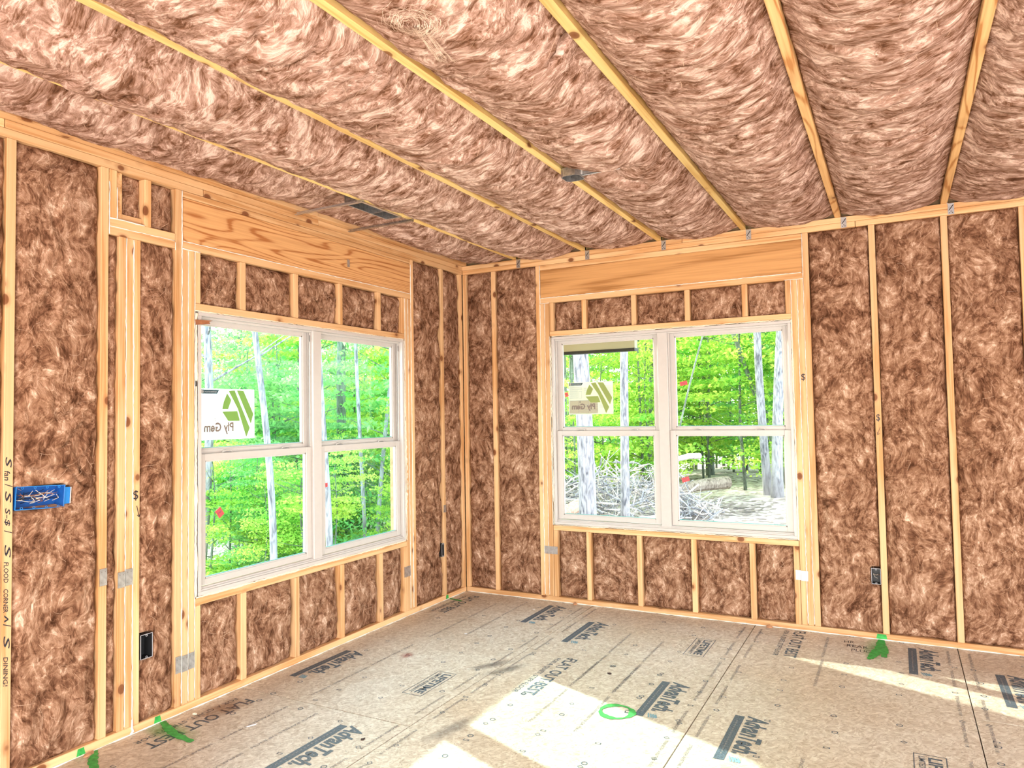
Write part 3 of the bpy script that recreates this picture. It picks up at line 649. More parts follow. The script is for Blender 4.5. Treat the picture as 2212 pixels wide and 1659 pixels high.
for k in range(5):
    batt('R', ed[2*k], ed[2*k+1], 2.144, 2.370, 'short brown wool batt above the brush-pile window, %s from the corner side' % ordn[k], 'short batts above the brush-pile window', 50+k, step=0.009, base=-0.010, edge=-0.04, fibres=40)
    batt('R', ed[2*k], ed[2*k+1], zf0, 0.558, 'short brown wool batt under the brush-pile window, %s from the corner side' % ordn[k], 'short batts under the brush-pile window', 60+k, step=0.010, base=-0.008, edge=-0.045, fibres=60)
bays = [(yl(1)+.020, -0.046, 'narrow brown wool batt beside the corner stud on the side wall'),
        (-0.7125, yl(1)-.020, 'full-height brown wool batt between the side window and the corner bay'),
        (-2.980, -2.790, 'tall brown wool batt between the triple post and side window, holding a black box'),
        (yl(8)+.020, -3.0945, 'very narrow strip of brown wool beside the triple post'),
        (yl(9)+.020, yl(8)-.020, 'full-height brown wool batt with the blue four-gang box in it'),
        (yl(10)+.020, yl(9)-.020, 'full-height brown wool batt beyond the stud with handwriting')]
for i, (a, b, l) in enumerate(bays):
    top = 2.368 if i in (2, 3) else zf1
    batt('L', a, b, zf0, top, l, GL_, 80+i, amp=0.018, fibres=int(350*(b-a)), step=0.0105, holes={1: [(-0.357, 0.405, 0.022, 0.056)], 2: [(-2.947, 0.393, 0.035, 0.061)], 4: [(-3.444, 1.165, 0.103, 0.050), (-3.33, 1.165, 0.018, 0.040)]}.get(i, ()))
for n in range(10, 16): batt('L', yl(n+1)+.020, yl(n)-.020, zf0, zf1, 'full-height brown wool batt behind the camera on the side wall, bay %s' % ['one', 'two', 'three', 'four', 'five', 'six'][n-10], GL_, 130+n, step=0.03, fibres=0)
ed = [-0.8665, yl(3)+.020, yl(3)-.020, yl(4)+.020, yl(4)-.020, yl(5)+.020, yl(5)-.020, yl(6)+.020, yl(6)-.020, -2.635]
for k in range(5):
    batt('L', ed[2*k+1], ed[2*k], 2.103, 2.3745, 'short brown wool batt above the side window, %s from the corner side' % ordn[k], 'short batts above the side window', 90+k, step=0.009, base=-0.006, edge=-0.04, fibres=45)
    batt('L', ed[2*k+1], ed[2*k], zf0, 0.5148, 'short brown wool batt under the side window, %s from the corner side' % ordn[k], 'short batts under the side window', 100+k, step=0.010, base=-0.008, edge=-0.045, fibres=60)
batt('L', -3.067, -2.963, 2.4850, H-0.001, 'small dark scrap of brown wool above the triple post, left of the short cripple', GL_, 111, step=0.008, base=-0.03, edge=-0.05, fibres=20)
batt('L', -2.925, -2.790, 2.4475, H-0.001, 'small square of brown wool above the triple post, right of the short cripple', GL_, 112, step=0.008, base=-0.012, edge=-0.045, fibres=30)
# ceiling bays
TUFT = (2.01, -3.50); ZT = 2.66
cl = ['ceiling batt sagging between the side-wall nailer and the first joist', 'ceiling batt between the first and second joists from the side wall', 'ceiling batt between the second and third joists from the side wall',
      'ceiling batt between the third and fourth joists, beside the octagonal metal box', 'ceiling batt between the fourth and fifth joists from the side wall', 'ceiling batt between the fifth and sixth joists from the side wall',
      'ceiling batt between the sixth and seventh joists from the side wall']
for n in range(0, 11):
    a = 0.052 if n == 0 else xj(n)+.020; b = xj(n+1)-.020
    def bul(A_, B_, ga, gb, n=n):
        c = np.sin(np.pi*np.clip(ga, 0, 1))**0.8
        v = 0.105 + 0.024*pn(B_*0.9, n*7.7, 2.2) + 0.014*pn(B_*2.3, n*3.1, 6.2)
        endf = np.clip((-B_-0.0)/0.7+0.15, 0.42, 1)
        if n == 2: v = v + 0.035*np.exp(-((B_+3.3)/0.4)**2)*(1.3-ga)
        if n == 1: v = v + 0.02*np.exp(-((B_+3.6)/0.5)**2)
        if n == 0: v = v*(0.62-1.0*np.exp(-((B_+1.72)/0.48)**4))
        if n == 3: v = v - 0.12*np.exp(-((B_+1.79)/0.11)**2-((A_-1.85)/0.30)**2)
        asym = 1.0+0.35*(ga-0.5) if n < 5 else 1.0
        v = v*asym
        return v*c*endf
    bo = batt('C', a, b, -8.0 if n > 7 else -6.6, -0.002, 'brown wool '+(cl[n] if n < 7 else 'ceiling batt far to the right, outside the frame, bay %s' % ordn[n-7]), GC_, 150+n, step=0.0135 if n < 7 else 0.05, base=-0.004, edge=-0.026, amp=0.018, bulge=bul, holes={0: [(0.44, -1.74, 0.062, 0.212)], 3: [(1.80, -1.79, 0.06, 0.062), (2.262, -3.00, 0.030, 0.010), (2.295, -3.015, 0.026, 0.010)]}.get(n, ()), fibres=500 if n < 7 else 0)

    if n == 3:
        # the pale swirled tuft standing out of this batt
        tr_ = np.random.default_rng(8); VV = []; FF = []; k0 = 0; tx, ty = TUFT
        for q in range(230):
            a0_ = tr_.uniform(0, 6.28); rad = abs(tr_.normal(0.050, 0.022)); tail = q % 7 == 0; m_ = 8; wd = tr_.uniform(0.0002, 0.0006); sw = tr_.uniform(0.4, 1.3)
            for i in range(m_):
                t = i/(m_-1)
                if tail: x = tx-0.03*t+tr_.normal(0, .002)+0.022*math.sin(a0_); y = ty+0.04+0.20*t+0.02*math.sin(a0_*3+t*3); wx, wy = 1, -.4
                else: an = a0_+sw*t; rr_ = rad*(1+0.15*math.sin(3*an+q)); x = tx+rr_*math.cos(an)*1.15; y = ty+rr_*math.sin(an); wx, wy = math.cos(an), math.sin(an)
                z = ZT-0.006-0.008*math.sin(math.pi*t)-0.004*tr_.random()
                VV += [(x+wx*wd, y+wy*wd, z), (x-wx*wd, y-wy*wd, z)]
            FF += [(k0+2*i, k0+2*i+1, k0+2*i+3, k0+2*i+2) for i in range(m_-1)]; k0 += 2*m_
        VV = np.array(VV)
        # lay the strands on the surface found straight above them
        dg_ = bpy.context.evaluated_depsgraph_get(); bo_l = Vector(bo.location)
        for j in range(len(VV)):
            ok, hit, nn, ii = bo.ray_cast(Vector((VV[j, 0], VV[j, 1], 2.3))-bo_l, Vector((0, 0, 1)))
            if ok: VV[j, 2] = hit.z+bo_l.z-0.003-(ZT-0.006-VV[j, 2])
        f = link('pale_tuft', mesh_from('pale_tuft', VV-np.array(bo.location), FF), plain('pale_fibre', (0.80, 0.61, 0.47), 0.95, spec=0.05), bo); tag(f, 'pale swirled tuft of loose fibres', kind='stuff')

# ------------------------------------------------------------------ beads of caulk and foam
def bead(side, pts, r, seed, mb):
    """pts in wall coordinates (a, z); wobbly half-round bead on the framing face"""
    rr = random.Random(seed); out_ = []; rs = []
    for i in range(len(pts)-1):
        (a, z), (c, d) = pts[i], pts[i+1]; n = max(2, int(math.hypot(c-a, d-z)/0.02))
        for k in range(n):
            t = k/n; out_.append((a+(c-a)*t+rr.gauss(0, r*0.25), z+(d-z)*t+rr.gauss(0, r*0.25))); rs.append(r*rr.uniform(0.6, 1.25))
    out_.append(pts[-1]); rs.append(r)
    P = [(0.0005, a, z) if side == 'L' else (a, -0.0005, z) for a, z in out_]
    mb.tube(P, rs, 5)
for (side, lines, par) in (
    ('R', [[(0.7348, 2.366), (0.7348, 0.05)], [(0.7738, 2.366), (0.7738, 0.05)], [(0.8142, 2.1), (0.8142, 0.60)], [(0.7355, 2.68), (0.7355, 2.37)], [(0.737, 2.3715), (0.815, 2.3715)],
           [(2.72, 2.68), (2.72, 0.05)], [(2.68, 2.37), (2.68, 0.05)], [(2.64, 2.37), (2.64, 0.60)], [(2.60, 2.3715), (2.72, 2.3715)], [(0.74, 2.4142), (2.71, 2.4142)]], wall_back),
    ('L', [[(-0.7522, 2.64), (-0.7522, 0.05)], [(-0.791, 2.37), (-0.791, 0.05)], [(-0.829, 2.37), (-0.829, 0.56)], [(-2.751, 2.68), (-2.751, 0.05)], [(-2.712, 2.375), (-2.712, 0.05)], [(-2.673, 2.375), (-2.673, 0.05)], [(-2.748, 2.3757), (-2.64, 2.3757)],
           [(-2.745, 2.4155), (-0.757, 2.4155)], [(-3.057, 2.366), (-3.057, 0.05)], [(-3.019, 2.366), (-3.019, 0.05)], [(-3.143, 2.62), (-3.143, 2.37)], [(-3.14, 2.408), (-2.795, 2.408)], [(-3.14, 2.447), (-2.963, 2.447)], [(-3.105, 2.6), (-3.105, 2.45)], [(-2.79, 2.40), (-2.79, 2.36)]], wall_left)):
    for i, ln in enumerate(lines):
        mb = MB(); bead(side, ln, 0.0024 if len(lines) and i % 3 else 0.0030, i+len(lines), mb); mb.build('sealant_bead', CAULK, par, smooth=True)
mb = MB(); P = [(x, -0.003+0.001*math.sin(x*31), 0.003) for x in np.arange(0.02, 6.9, 0.03)]; mb.tube(P, [0.003+0.0012*math.sin(i*1.7)+0.0008*math.sin(i*.43) for i in range(len(P))], 5); mb.build('sealant_bead', CAULK, wall_back, smooth=True)
mb = MB(); P = [(0.003+0.001*math.sin(y*31), y, 0.003) for y in np.arange(-7.9, -0.02, 0.03)]; mb.tube(P, [0.003+0.0012*math.sin(i*1.3)+0.0008*math.sin(i*.47) for i in range(len(P))], 5); mb.build('sealant_bead', CAULK, wall_left, smooth=True)
# drip of caulk down the sole plate at the triple post
mb = MB(); mb.tube([(0.002, -3.019, 0.07), (0.003, -3.021, 0.03), (0.004, -3.016, 0.015), (0.007, -3.03, 0.006)], [0.004, 0.005, 0.006, 0.005], 6); mb.build('sealant_drip', CAULK, wall_left, smooth=True)
# ragged foam round the windows
def foam_line(side, pts, r, seed, par):
    rr = random.Random(seed); mb = MB(); P = []; rs = []
    for i in range(len(pts)-1):
        (a, z), (c, d) = pts[i], pts[i+1]; n = max(2, int(math.hypot(c-a, d-z)/0.012))
        for k in range(n):
            t = k/n; w = 0.5+0.5*math.sin((a+z+t*3)*9+seed)+0.3*math.sin(t*57+seed)
            P.append((a+(c-a)*t+rr.gauss(0, 0.0012), z+(d-z)*t+rr.gauss(0, 0.0012))); rs.append(r*(0.55+0.6*max(0, w)*rr.uniform(.7, 1)))
    P.append(pts[-1]); rs.append(r*.5)
    Q = [(-0.004, a, z) if side == 'L' else (a, 0.004, z) for a, z in P]
    mb.tube(Q, rs, 6); mb.build('spray_foam', FOAM, par, smooth=True)
foam_line('L', [(-2.662, 2.05), (-2.663, 0.56)], 0.0095, 2, wall_left); foam_line('L', [(-2.66, 0.558), (-0.84, 0.558)], 0.0085, 5, wall_left); foam_line('L', [(-2.67, 2.062), (-0.84, 2.061)], 0.004, 6, wall_left); foam_line('L', [(-0.838, 2.05), (-0.838, 0.56)], 0.006, 7, wall_left)
foam_line('R', [(2.636, 2.098), (2.636, 0.60)], 0.0075, 3, wall_back); foam_line('R', [(0.822, 2.09), (0.822, 0.60)], 0.0055, 4, wall_back); foam_line('R', [(0.83, 2.100), (2.63, 2.100)], 0.0050, 8, wall_back); foam_line('R', [(0.83, 0.602), (2.63, 0.602)], 0.0045, 9, wall_back)
foam_line('L', [(-0.833, 1.45), (-0.822, 1.2), (-0.812, 0.95), (-0.834, 0.75)], 0.0075, 12, wall_left)

# ------------------------------------------------------------------ windows
def window(name, side, w):
    a0, a1, z0, h = w['a0'], w['a1'], w['z0'], w['h']; Wd = a1-a0; flip = (side == 'L')
    root = empty(name, (0, a0, z0) if side == 'L' else (a0, 0, z0)); tag(root, kind='structure')
    # local: s along the wall seen left to right, t up, d outwards
    def P(s, t, d):
        return (-d, s, t) if side == 'L' else (s, d, t)
    def bx(mb, s0, s1, t0, t1, d0, d1): mb.box(P(s0, t0, d0), P(s1, t1, d1))
    fr = MB(); T = 0.020; DD = 0.095
    bx(fr, 0, Wd, 0, T, 0.0, DD); bx(fr, 0, Wd, h-T, h, 0.0, DD); bx(fr, 0, T, T, h-T, 0.0, DD); bx(fr, Wd-T, Wd, T, h-T, 0.0, DD)
    o = fr.build('frame', VINYL, root, bevel=0.002)
    # stepped inner stops and inner liner
    st = MB()
    bx(st, T, Wd-T, h-T-0.012, h-T, 0.022, 0.05); bx(st, T, Wd-T, T, T+0.018, 0.018, 0.052); bx(st, T, Wd-T, T, T+0.010, 0.006, 0.018)
    st.build('stop', VINYL, root, bevel=0.002)
    mc = Wd/2-0.002; mh = 0.038
    mu = MB(); bx(mu, mc-mh, mc+mh, T, h-T, 0.012, DD-.004); mu.build('mullion', VINYL, root, bevel=0.003)
    for (s0, s1) in ((T+0.002, mc-mh-0.0015), (mc+mh+0.0015, Wd-T-0.002)):
        t_mid = 0.725
        def sash(t0, t1, d0, d1, stile, top, bot, nm, rebate=0.008):
            r = MB(); bx(r, s0, s0+stile, t0, t1, d0, d1); bx(r, s1-stile, s1, t0, t1, d0, d1); bx(r, s0+stile, s1-stile, t0, t0+bot, d0, d1); bx(r, s0+stile, s1-stile, t1-top, t1, d0, d1)
            so = r.build(nm, VINYL, root, bevel=0.002)
            b = MB(); e = 0.007; g0, g1, u0_, u1_ = s0+stile, s1-stile, t0+bot, t1-top; dm = (d0+d1)/2
            bx(b, g0, g0+e, u0_, u1_, dm-.006, d1); bx(b, g1-e, g1, u0_, u1_, dm-.006, d1); bx(b, g0, g1, u0_, u0_+e, dm-.006, d1); bx(b, g0, g1, u1_-e, u1_, dm-.006, d1)
            b.build('glazing_bead', VINYL, so)
            g = MB(); bx(g, g0+.001, g1-.001, u0_+.001, u1_-.001, dm+.002, dm+.004); g.build('glass', GLASS_T if side == 'L' else GLASS, so)
            ge = MB(); bx(ge, g0+e, g1-e, u0_+e, u0_+e+.0035, dm-.0015, dm+.0015); ge.build('glass_edge', EDGE, so)
            return so
        sash(T+0.022, t_mid+0.012, 0.028, 0.055, 0.044, 0.036, 0.032, 'lower_sash')
        up = sash(t_mid-0.010, h-T-0.004, 0.058, 0.084, 0.040, 0.030, 0.045, 'upper_sash')
        # jamb tracks above the lower sash
        tr = MB()
        for (q0, q1) in ((s0, s0+0.010), (s1-0.010, s1)):
            bx(tr, q0, q1, t_mid+0.014, h-T-0.013, 0.030, 0.036); bx(tr, q0, q0+(q1-q0)*0.6 if q0 == s0 else q1, t_mid+0.014, h-T-0.013, 0.046, 0.050)
        tr.build('jamb_track', VINYL, root)
        for f in (0.24, 0.76):
            c = s0+(s1-s0)*f; lk = MB(); pts = []
            for k in range(9):
                an = math.pi*k/8; pts.append(P(c-0.032*math.cos(an), t_mid+0.012+0.012*math.sin(an), 0.045))
            lk.tube(pts, 0.0045, 6); bx(lk, c-0.02, c+0.036, t_mid+0.019, t_mid+0.026, 0.052, 0.060)
            lk.build('sash_lock', VINYL, root, smooth=False)
        if side == 'L':
            sp = MB(); bx(sp, s1-0.012 if True else s0, s1-0.008, h-T-0.07, h-T-0.03, 0.028, 0.030); sp.build('track_clip', BLACK, root)
    return root
win_l = window('window_1', 'L', WIN_L); win_r = window('window_2', 'R', WIN_R)

# stickers on the outside of the glass, read back to front
def film(name, col):
    mt, nt, bs, out = new_mat(name); nt.nodes.remove(bs); L = nt.links.new
    tc = N(nt, 'ShaderNodeTexCoord'); no = N(nt, 'ShaderNodeTexNoise', i_Scale=8.0); L(tc.outputs['Object'], no.inputs['Vector'])
    rp = ramp(nt, [(0.3, tuple(c*0.97 for c in col)), (0.7, col)]); L(no.outputs['Fac'], rp.inputs[0])
    df = N(nt, 'ShaderNodeBsdfDiffuse'); tl = N(nt, 'ShaderNodeBsdfTranslucent'); mx = N(nt, 'ShaderNodeMixShader'); mx.inputs[0].default_value = 0.55
    L(rp.outputs[0], df.inputs[0]); L(rp.outputs[0], tl.inputs[0]); L(df.outputs[0], mx.inputs[1]); L(tl.outputs[0], mx.inputs[2]); L(mx.outputs[0], out.inputs[0])
    return mt
def sticker(side, s, z, Wd, Hh, dpt, label, warm):
    root = empty('window_sticker', (-dpt, s, z) if side == 'L' else (s, dpt, z)); tag(root, label, 'sticker', 'large stickers on the upper panes')
    def P(a, b, l=0): return (-0.0002*(-l) if False else 0.0004*l, a, b) if side == 'L' else (a, -0.0004*l, b)
    cream = film('sticker_paper_'+side, (0.88, 0.86, 0.74) if warm else (0.93, 0.93, 0.95)); greenl = film('sticker_green_'+side, (0.46, 0.82, 0.22) if not warm else (0.62, 0.74, 0.26))
    grey = plain('sticker_grey_'+side, (0.40, 0.40, 0.44), 0.6); brown = plain('sticker_brown_'+side, (0.22, 0.17, 0.14), 0.6); tan_ = film('sticker_tan_'+side, (0.97, 0.86, 0.70) if warm else (0.98, 0.93, 0.92))
    def poly(mb, pts, l): mb.add([P(a*Wd, b*Hh, l) for a, b in pts], [tuple(range(len(pts)))])
    mb = MB(); mb.box(P(0, 0, -2), P(Wd, Hh, 0)); mb.build('paper', cream, root)
    if warm: mb = MB(); poly(mb, [(0.02, 0.03), (0.66, 0.03), (0.66, 0.43), (0.02, 0.43)], 1); mb.build('panel', tan_, root)
    mb = MB()
    for pl in ([(0.48, 0.92), (0.56, 0.78), (0.50, 0.60), (0.39, 0.60), (0.42, 0.75)], [(0.39, 0.55), (0.67, 0.56), (0.72, 0.36), (0.50, 0.36)],
               [(0.51, 0.96), (0.62, 0.98), (0.91, 0.21), (0.84, 0.02), (0.68, 0.60)], [(0.66, 0.98), (0.79, 0.97), (0.98, 0.50), (0.93, 0.29)]): poly(mb, pl, 2)
    mb.build('leaf_emblem', greenl, root)
    mb = MB()
    for pl in ([(0.01, 0.98), (0.34, 0.98), (0.30, 0.90), (0.01, 0.90)],): poly(mb, pl, 1)
    mb.build('heading_bar', INK, root)
    mb = MB()
    rr = random.Random(4)
    def line(a0, a1, b, th=0.006): poly(mb, [(a0, b), (a1, b), (a1, b+th), (a0, b+th)], 1.5)
    for k in range(14):
        b = 0.86-k*0.028; line(0.03, 0.31 if k < 4 else 0.22, b, 0.007)
    for k in range(8): line(0.35, 0.41, 0.84-k*0.03)
    for k in range(10): line(0.80+0.0, 0.97, 0.86-k*0.028)
    for k in range(5): line(0.68, 0.82, 0.33-k*0.03)
    for (a0, a1, b0, b1) in ((0.235, 0.30, 0.50, 0.72), (0.02, 0.66, 0.03, 0.43), (0.225, 0.45, 0.03, 0.43), (0.225, 0.66, 0.24, 0.30), (0.225, 0.66, 0.10, 0.16)):
        for q in ((a0, a1, b0, b0+.005), (a0, a1, b1-.005, b1), (a0, a0+.004, b0, b1), (a1-.004, a1, b0, b1)): poly(mb, [(q[0], q[2]), (q[1], q[2]), (q[1], q[3]), (q[0], q[3])], 1.5)
    mb.build('fine_print', grey, root)
    mb = MB(); ux, uy = ((0, 1, 0), (0, 0, 1)) if side == 'L' else ((1, 0, 0), (0, 0, 1))
    put_text(mb, 'Ply Gem', P(0.07*Wd, 0.10*Hh, 3), ux, uy, 0.53*Wd, 0.24*Hh, bold=0.035, mirror=True); put_text(mb, 'D', P(0.24*Wd, 0.36*Hh, 3), ux, uy, 0.035*Wd, 0.06*Hh, bold=0.02, mirror=True); mb.build('lettering', brown, root)
    mb = MB(); put_text(mb, 'READ BEFORE INSTALLING', P(0.08*Wd, 0.925*Hh, 3), ux, uy, 0.21*Wd, 0.025*Hh, bold=0.01, mirror=True)
    n = 10; c_ = [(0.045+0.022*math.cos(2*math.pi*k/n), 0.94+0.032*math.sin(2*math.pi*k/n)) for k in range(n)]; poly(mb, c_, 2); mb.build('heading_lettering', cream, root)
    return root
sticker('L', WIN_L['a0']+0.066, 1.372, 0.375, 0.282, 0.0735, 'large white sticker with green emblem on the side window beside the jamb', False)
sticker('R', WIN_R['a0']+0.110, 1.472, 0.375, 0.255, -0.0735*-1, 'large cream sticker with olive emblem on the brush-pile window', True)
def redtag(side, s, z, w_, h_, rot, label, dpt):
    o = MB(); 
    mb = MB(); mb.box((-w_/2, -0.0004, -h_/2), (w_/2, 0.0004, h_/2))
    t = mb.build('inspection_tag', REDT); t.location = (-dpt, s, z) if side == 'L' else (s, dpt, z); t.rotation_euler = (0, rot, math.pi/2 if side == 'L' else 0)
    tag(t, label, 'sticker', 'small red tags on the panes')
    m2 = MB(); put_text(m2, 'US Inspect', (-w_*0.4, -0.0008, -h_*0.15), (1, 0, 0), (0, 0, 1), w_*0.8, h_*0.35, bold=0.02); m2.build('tag_print', INK, t)
redtag('R', 1.868, 1.690, 0.055, 0.030, -0.2, 'small red tag on the upper right pane over the leaning sapling', 0.066)
redtag('R', 1.872, 0.985, 0.055, 0.032, -0.3, 'small red tag on the lower right pane over the brush pile', 0.036)
redtag('R', 0.921, 1.632, 0.030, 0.036, -0.2, 'tiny pink tag peeking out left of the cream sticker', 0.0745)
redtag('L', WIN_L['a0']+0.165, 0.975, 0.040, 0.050, -0.6, 'slanting pink tag low on the lower pane of the side window', 0.036)
redtag('L', WIN_L['a0']+0.995, 1.045, 0.035, 0.026, 0.0, 'small pink tag at the left edge of the side window\'s far lower pane', 0.036)
# cedar shim sticking out of the head gap
mb = MB(); mb.add([(0.004, -2.67, 1.985), (0.03, -2.605, 1.994), (0.03, -2.612, 2.004), (0.035, -2.59, 2.012), (0.004, -2.675, 2.012), (0.010, -2.67, 1.985), (0.036, -2.605, 1.994), (0.036, -2.612, 2.004), (0.041, -2.59, 2.012), (0.010, -2.675, 2.012)],
       [(0, 1, 2, 3, 4), (9, 8, 7, 6, 5), (0, 5, 6, 1), (1, 6, 7, 2), (2, 7, 8, 3), (3, 8, 9, 4), (4, 9, 5, 0)])
tag(mb.build('shim', SHIMW), 'broken cedar shim poking out over the top corner of the side window', 'shim')
beveled_box('foam_gap_shade', (0.0, -2.670, 1.66), (0.003, -2.662, 1.69), BLACK, wall_left)  # black block painted in as the shadow in a gap of the foam

# ------------------------------------------------------------------ steel plates and ties
def nail_plate(side, a0, a1, z0, z1, label, group, folds=1):
    mb = MB(); n = 6; t = 0.0025
    # wavy teeth along top and bottom edges
    top = []; bot = []
    for k in range(n*2+1):
        f = k/(n*2); zz = 0.003*(k % 2); top.append((a0+(a1-a0)*f, z1-zz)); bot.append((a0+(a1-a0)*f, z0+zz))
    m = len(top); pts = [(a, z) for a, z in top]+[(a, z) for a, z in bot[::-1]]
    f1 = 0.0012; f2 = f1+t
    W_ = lambda a, z, d: (d, a, z) if side == 'L' else (a, -d, z)
    vs = [W_(a, z, f2) for a, z in pts]+[W_(a, z, f1-0.002) for a, z in pts]; N_ = len(pts)
    fs = []
    for k in range(m-1):
        fs.append((k, k+1, N_-2-k, N_-1-k)); fs.append((N_+k, 2*N_-1-k, 2*N_-2-k, N_+k+1))
    for k in range(N_): fs.append((k, (k+1) % N_, N_+(k+1) % N_, N_+k))
    c = np.mean(np.array(vs), 0); mb.add([tuple(np.array(v)-c) for v in vs], fs); o = mb.build('nail_plate', STEEL, None, loc=tuple(c)); tag(o, label, 'nail plate', group)
    hl = MB()
    for (fa, fz) in ((0.25, 0.2), (0.75, 0.2), (0.25, 0.8), (0.75, 0.8)):
        q = W_(a0+(a1-a0)*fa, z0+(z1-z0)*fz, f2); q2 = W_(a0+(a1-a0)*fa, z0+(z1-z0)*fz, f2+0.0008); hl.tube([tuple(np.array(q)-c), tuple(np.array(q2)-c)], 0.002, 6)
    tag(hl.build('prong_dimples', DSTEEL, o), kind='stuff')
GN = 'steel nail plates on the studs'
nail_plate('L', yl(8)-.017, yl(8)+.017, 0.728, 0.808, 'steel nail plate on the stud left of the triple post', GN)
nail_plate('L', -3.093, -3.059, 0.700, 0.775, 'steel nail plate on the left stud of the triple post', GN); nail_plate('L', -3.055, -3.020, 0.703, 0.783, 'steel nail plate on the middle stud of the triple post', GN)
nail_plate('L', -2.786, -2.754, 0.205, 0.290, 'steel nail plate low on the king stud beside the side window', GN); nail_plate('L', -2.748, -2.715, 0.203, 0.286, 'middle one of three low nail plates beside the side window', GN); nail_plate('L', -2.709, -2.676, 0.205, 0.288, 'low nail plate nearest the side window, last of three', GN)
nail_plate('L', -0.866, -0.795, 0.290, 0.368, 'grey nail plate under the corner end of the side window', GN)
nail_plate('R', 0.738, 0.775, 0.370, 0.432, 'grey nail plate on the jack stud left of the brush-pile window', GN); nail_plate('R', 0.777, 0.850, 0.370, 0.432, 'wide grey nail plate left of the brush-pile window beside the short batt', GN)
nail_plate('R', 2.612, 2.645, 0.335, 0.402, 'bright nail plate under the right end of the brush-pile window', GN); nail_plate('R', 2.647, 2.690, 0.330, 0.400, 'bright nail plate right of its twin below the brush-pile window', GN)
nail_plate('L', yl(1)-.016, yl(1)+.016, 0.700, 0.760, 'small steel nail plate on the lone stud near the corner', GN)
nail_plate('L', -1.470, -1.450, 2.500, 2.552, 'small dark steel plate on the flowing-grain header', GN)
for i, (n, x) in enumerate([(1, .546), (2, 1.152), (3, 1.762), (4, 2.374), (5, 2.991), (6, 3.591), (7, 4.2)]):
    x = xj(n)+0.036; c = (x, -0.002, 2.722); mb = MB()
    mb.box((-0.017, -0.0012, -0.038), (0.017, 0.0012, 0.030)); mb.box((-0.017, -0.0025, 0.026), (0.017, 0.008, 0.032)); mb.box((-0.020, -0.0010, 0.030), (-0.017, 0.02, 0.095))
    o = mb.build('joist_tie', STEEL, None, loc=c); 
    dt = MB(); dt.add([(0.010, -0.0018, 0.022), (0.016, -0.0018, 0.022), (-0.008, -0.0018, -0.012), (-0.014, -0.0018, -0.012)], [(0, 1, 2, 3)])
    for q in ((-0.008, -0.028), (0.008, -0.028), (0.0, -0.018)): dt.tube([(q[0], -0.001, q[1]), (q[0], -0.0028, q[1])], 0.0028, 6)
    dt.build('tie_slot', BLACK, o)
    tag(o, 'galvanised steel tie under %s' % ['the joist nearest the room corner', 'the second joist from the room corner', 'the third joist, over the left end of the end-wall header', 'the fourth joist, over the right part of the end-wall header', 'the fifth joist, right of the header', 'the sixth joist, near the frame edge', 'the seventh joist, outside the frame'][i], 'joist tie', 'steel ties on the end wall plate')

# ------------------------------------------------------------------ electrical boxes
def outlet_box(root_loc, Rm, w_, h_, dp, label, mat, wires, grp):
    """open box facing local +X; local y across, z up"""
    root = empty('outlet_box', root_loc); root.rotation_euler = (0, 0, Rm); tag(root, label, 'electrical box', grp)
    t = 0.0025; b = MB()
    b.box((-dp, -w_/2, -h_/2), (-dp+t, w_/2, h_/2))
    for (y0, y1, z0, z1) in ((-w_/2, -w_/2+t, -h_/2, h_/2), (w_/2-t, w_/2, -h_/2, h_/2), (-w_/2, w_/2, -h_/2, -h_/2+t), (-w_/2, w_/2, h_/2-t, h_/2)): b.box((-dp, y0, z0), (0, y1, z1))
    b.build('box_body', mat, root, bevel=0.0008)
    r = MB(); e = 0.0012
    for (y0, y1, z0, z1) in ((-w_/2-e, -w_/2+e, -h_/2, h_/2), (w_/2-e, w_/2+e, -h_/2, h_/2), (-w_/2, w_/2, -h_/2-e, -h_/2+e), (-w_/2, w_/2, h_/2-e, h_/2+e)): r.box((-0.001, y0, z0), (0.0008, y1, z1))
    rim = plain('box_rim', (0.45, 0.45, 0.47), 0.3) if mat is BLACK else plain('blue_rim', (0.03, 0.25, 0.66), 0.3); r.build('rim', rim, root)
    rr = random.Random(w_); ng = max(1, round(w_/0.05)); 
    for k in range(ng):
        yc = -w_/2+(k+0.5)*w_/ng
        for zz in (-h_/2+0.006, h_/2-0.006):
            s = MB(); n = 10; pts = [(0.0, yc+0.0045*math.cos(2*math.pi*i/n), zz+0.0045*math.sin(2*math.pi*i/n)) for i in range(n+1)]; s.tube(pts, 0.0011, 5, cap=False); s.build('screw_ear', rim, root)
    for k in range(wires):
        y0 = rr.uniform(-w_/2+0.008, w_/2-0.008); y1 = rr.uniform(-w_/2+0.008, w_/2-0.008); zA, zB = rr.uniform(-.35, .1)*h_, rr.uniform(-.1, .35)*h_; ww = MB()
        ww.tube([(-dp+0.01, y0, zA), (-dp*0.45, y0+0.004, zA+0.01), (-dp*0.15, (y0+y1)/2, (zA+zB)/2), (-dp*0.35, y1, zB)], 0.0013, 5)
        ww.build('wire', [BEIGEW, BLACK, COPPER, BEIGEW][k % 4], root)
    return root
GE = 'black plastic outlet boxes'
bx_ = outlet_box((0.004, -3.444, 1.165), 0.0, 0.200, 0.096, 0.07, 'blue four-gang electrical box full of wires beside the handwritten stud', BLUE, 26, None); bx_.rotation_euler = (-0.05, 0, 0)
sd = MB(); sd.box((-0.02, 0.101, -0.036), (-0.004, 0.126, 0.038)); 
for zz in (-0.02, 0.0, 0.02): sd.tube([(-0.004, 0.113, zz), (-0.002, 0.113, zz)], 0.003, 8)
sd.build('side_bracket', plain('bright_blue', (0.02, 0.22, 0.62), 0.35), bx_); sd = MB(); sd.box((-0.02, 0.1265, -0.034), (-0.003, 0.131, 0.038)); sd.build('bracket_end', VINYL, bx_)
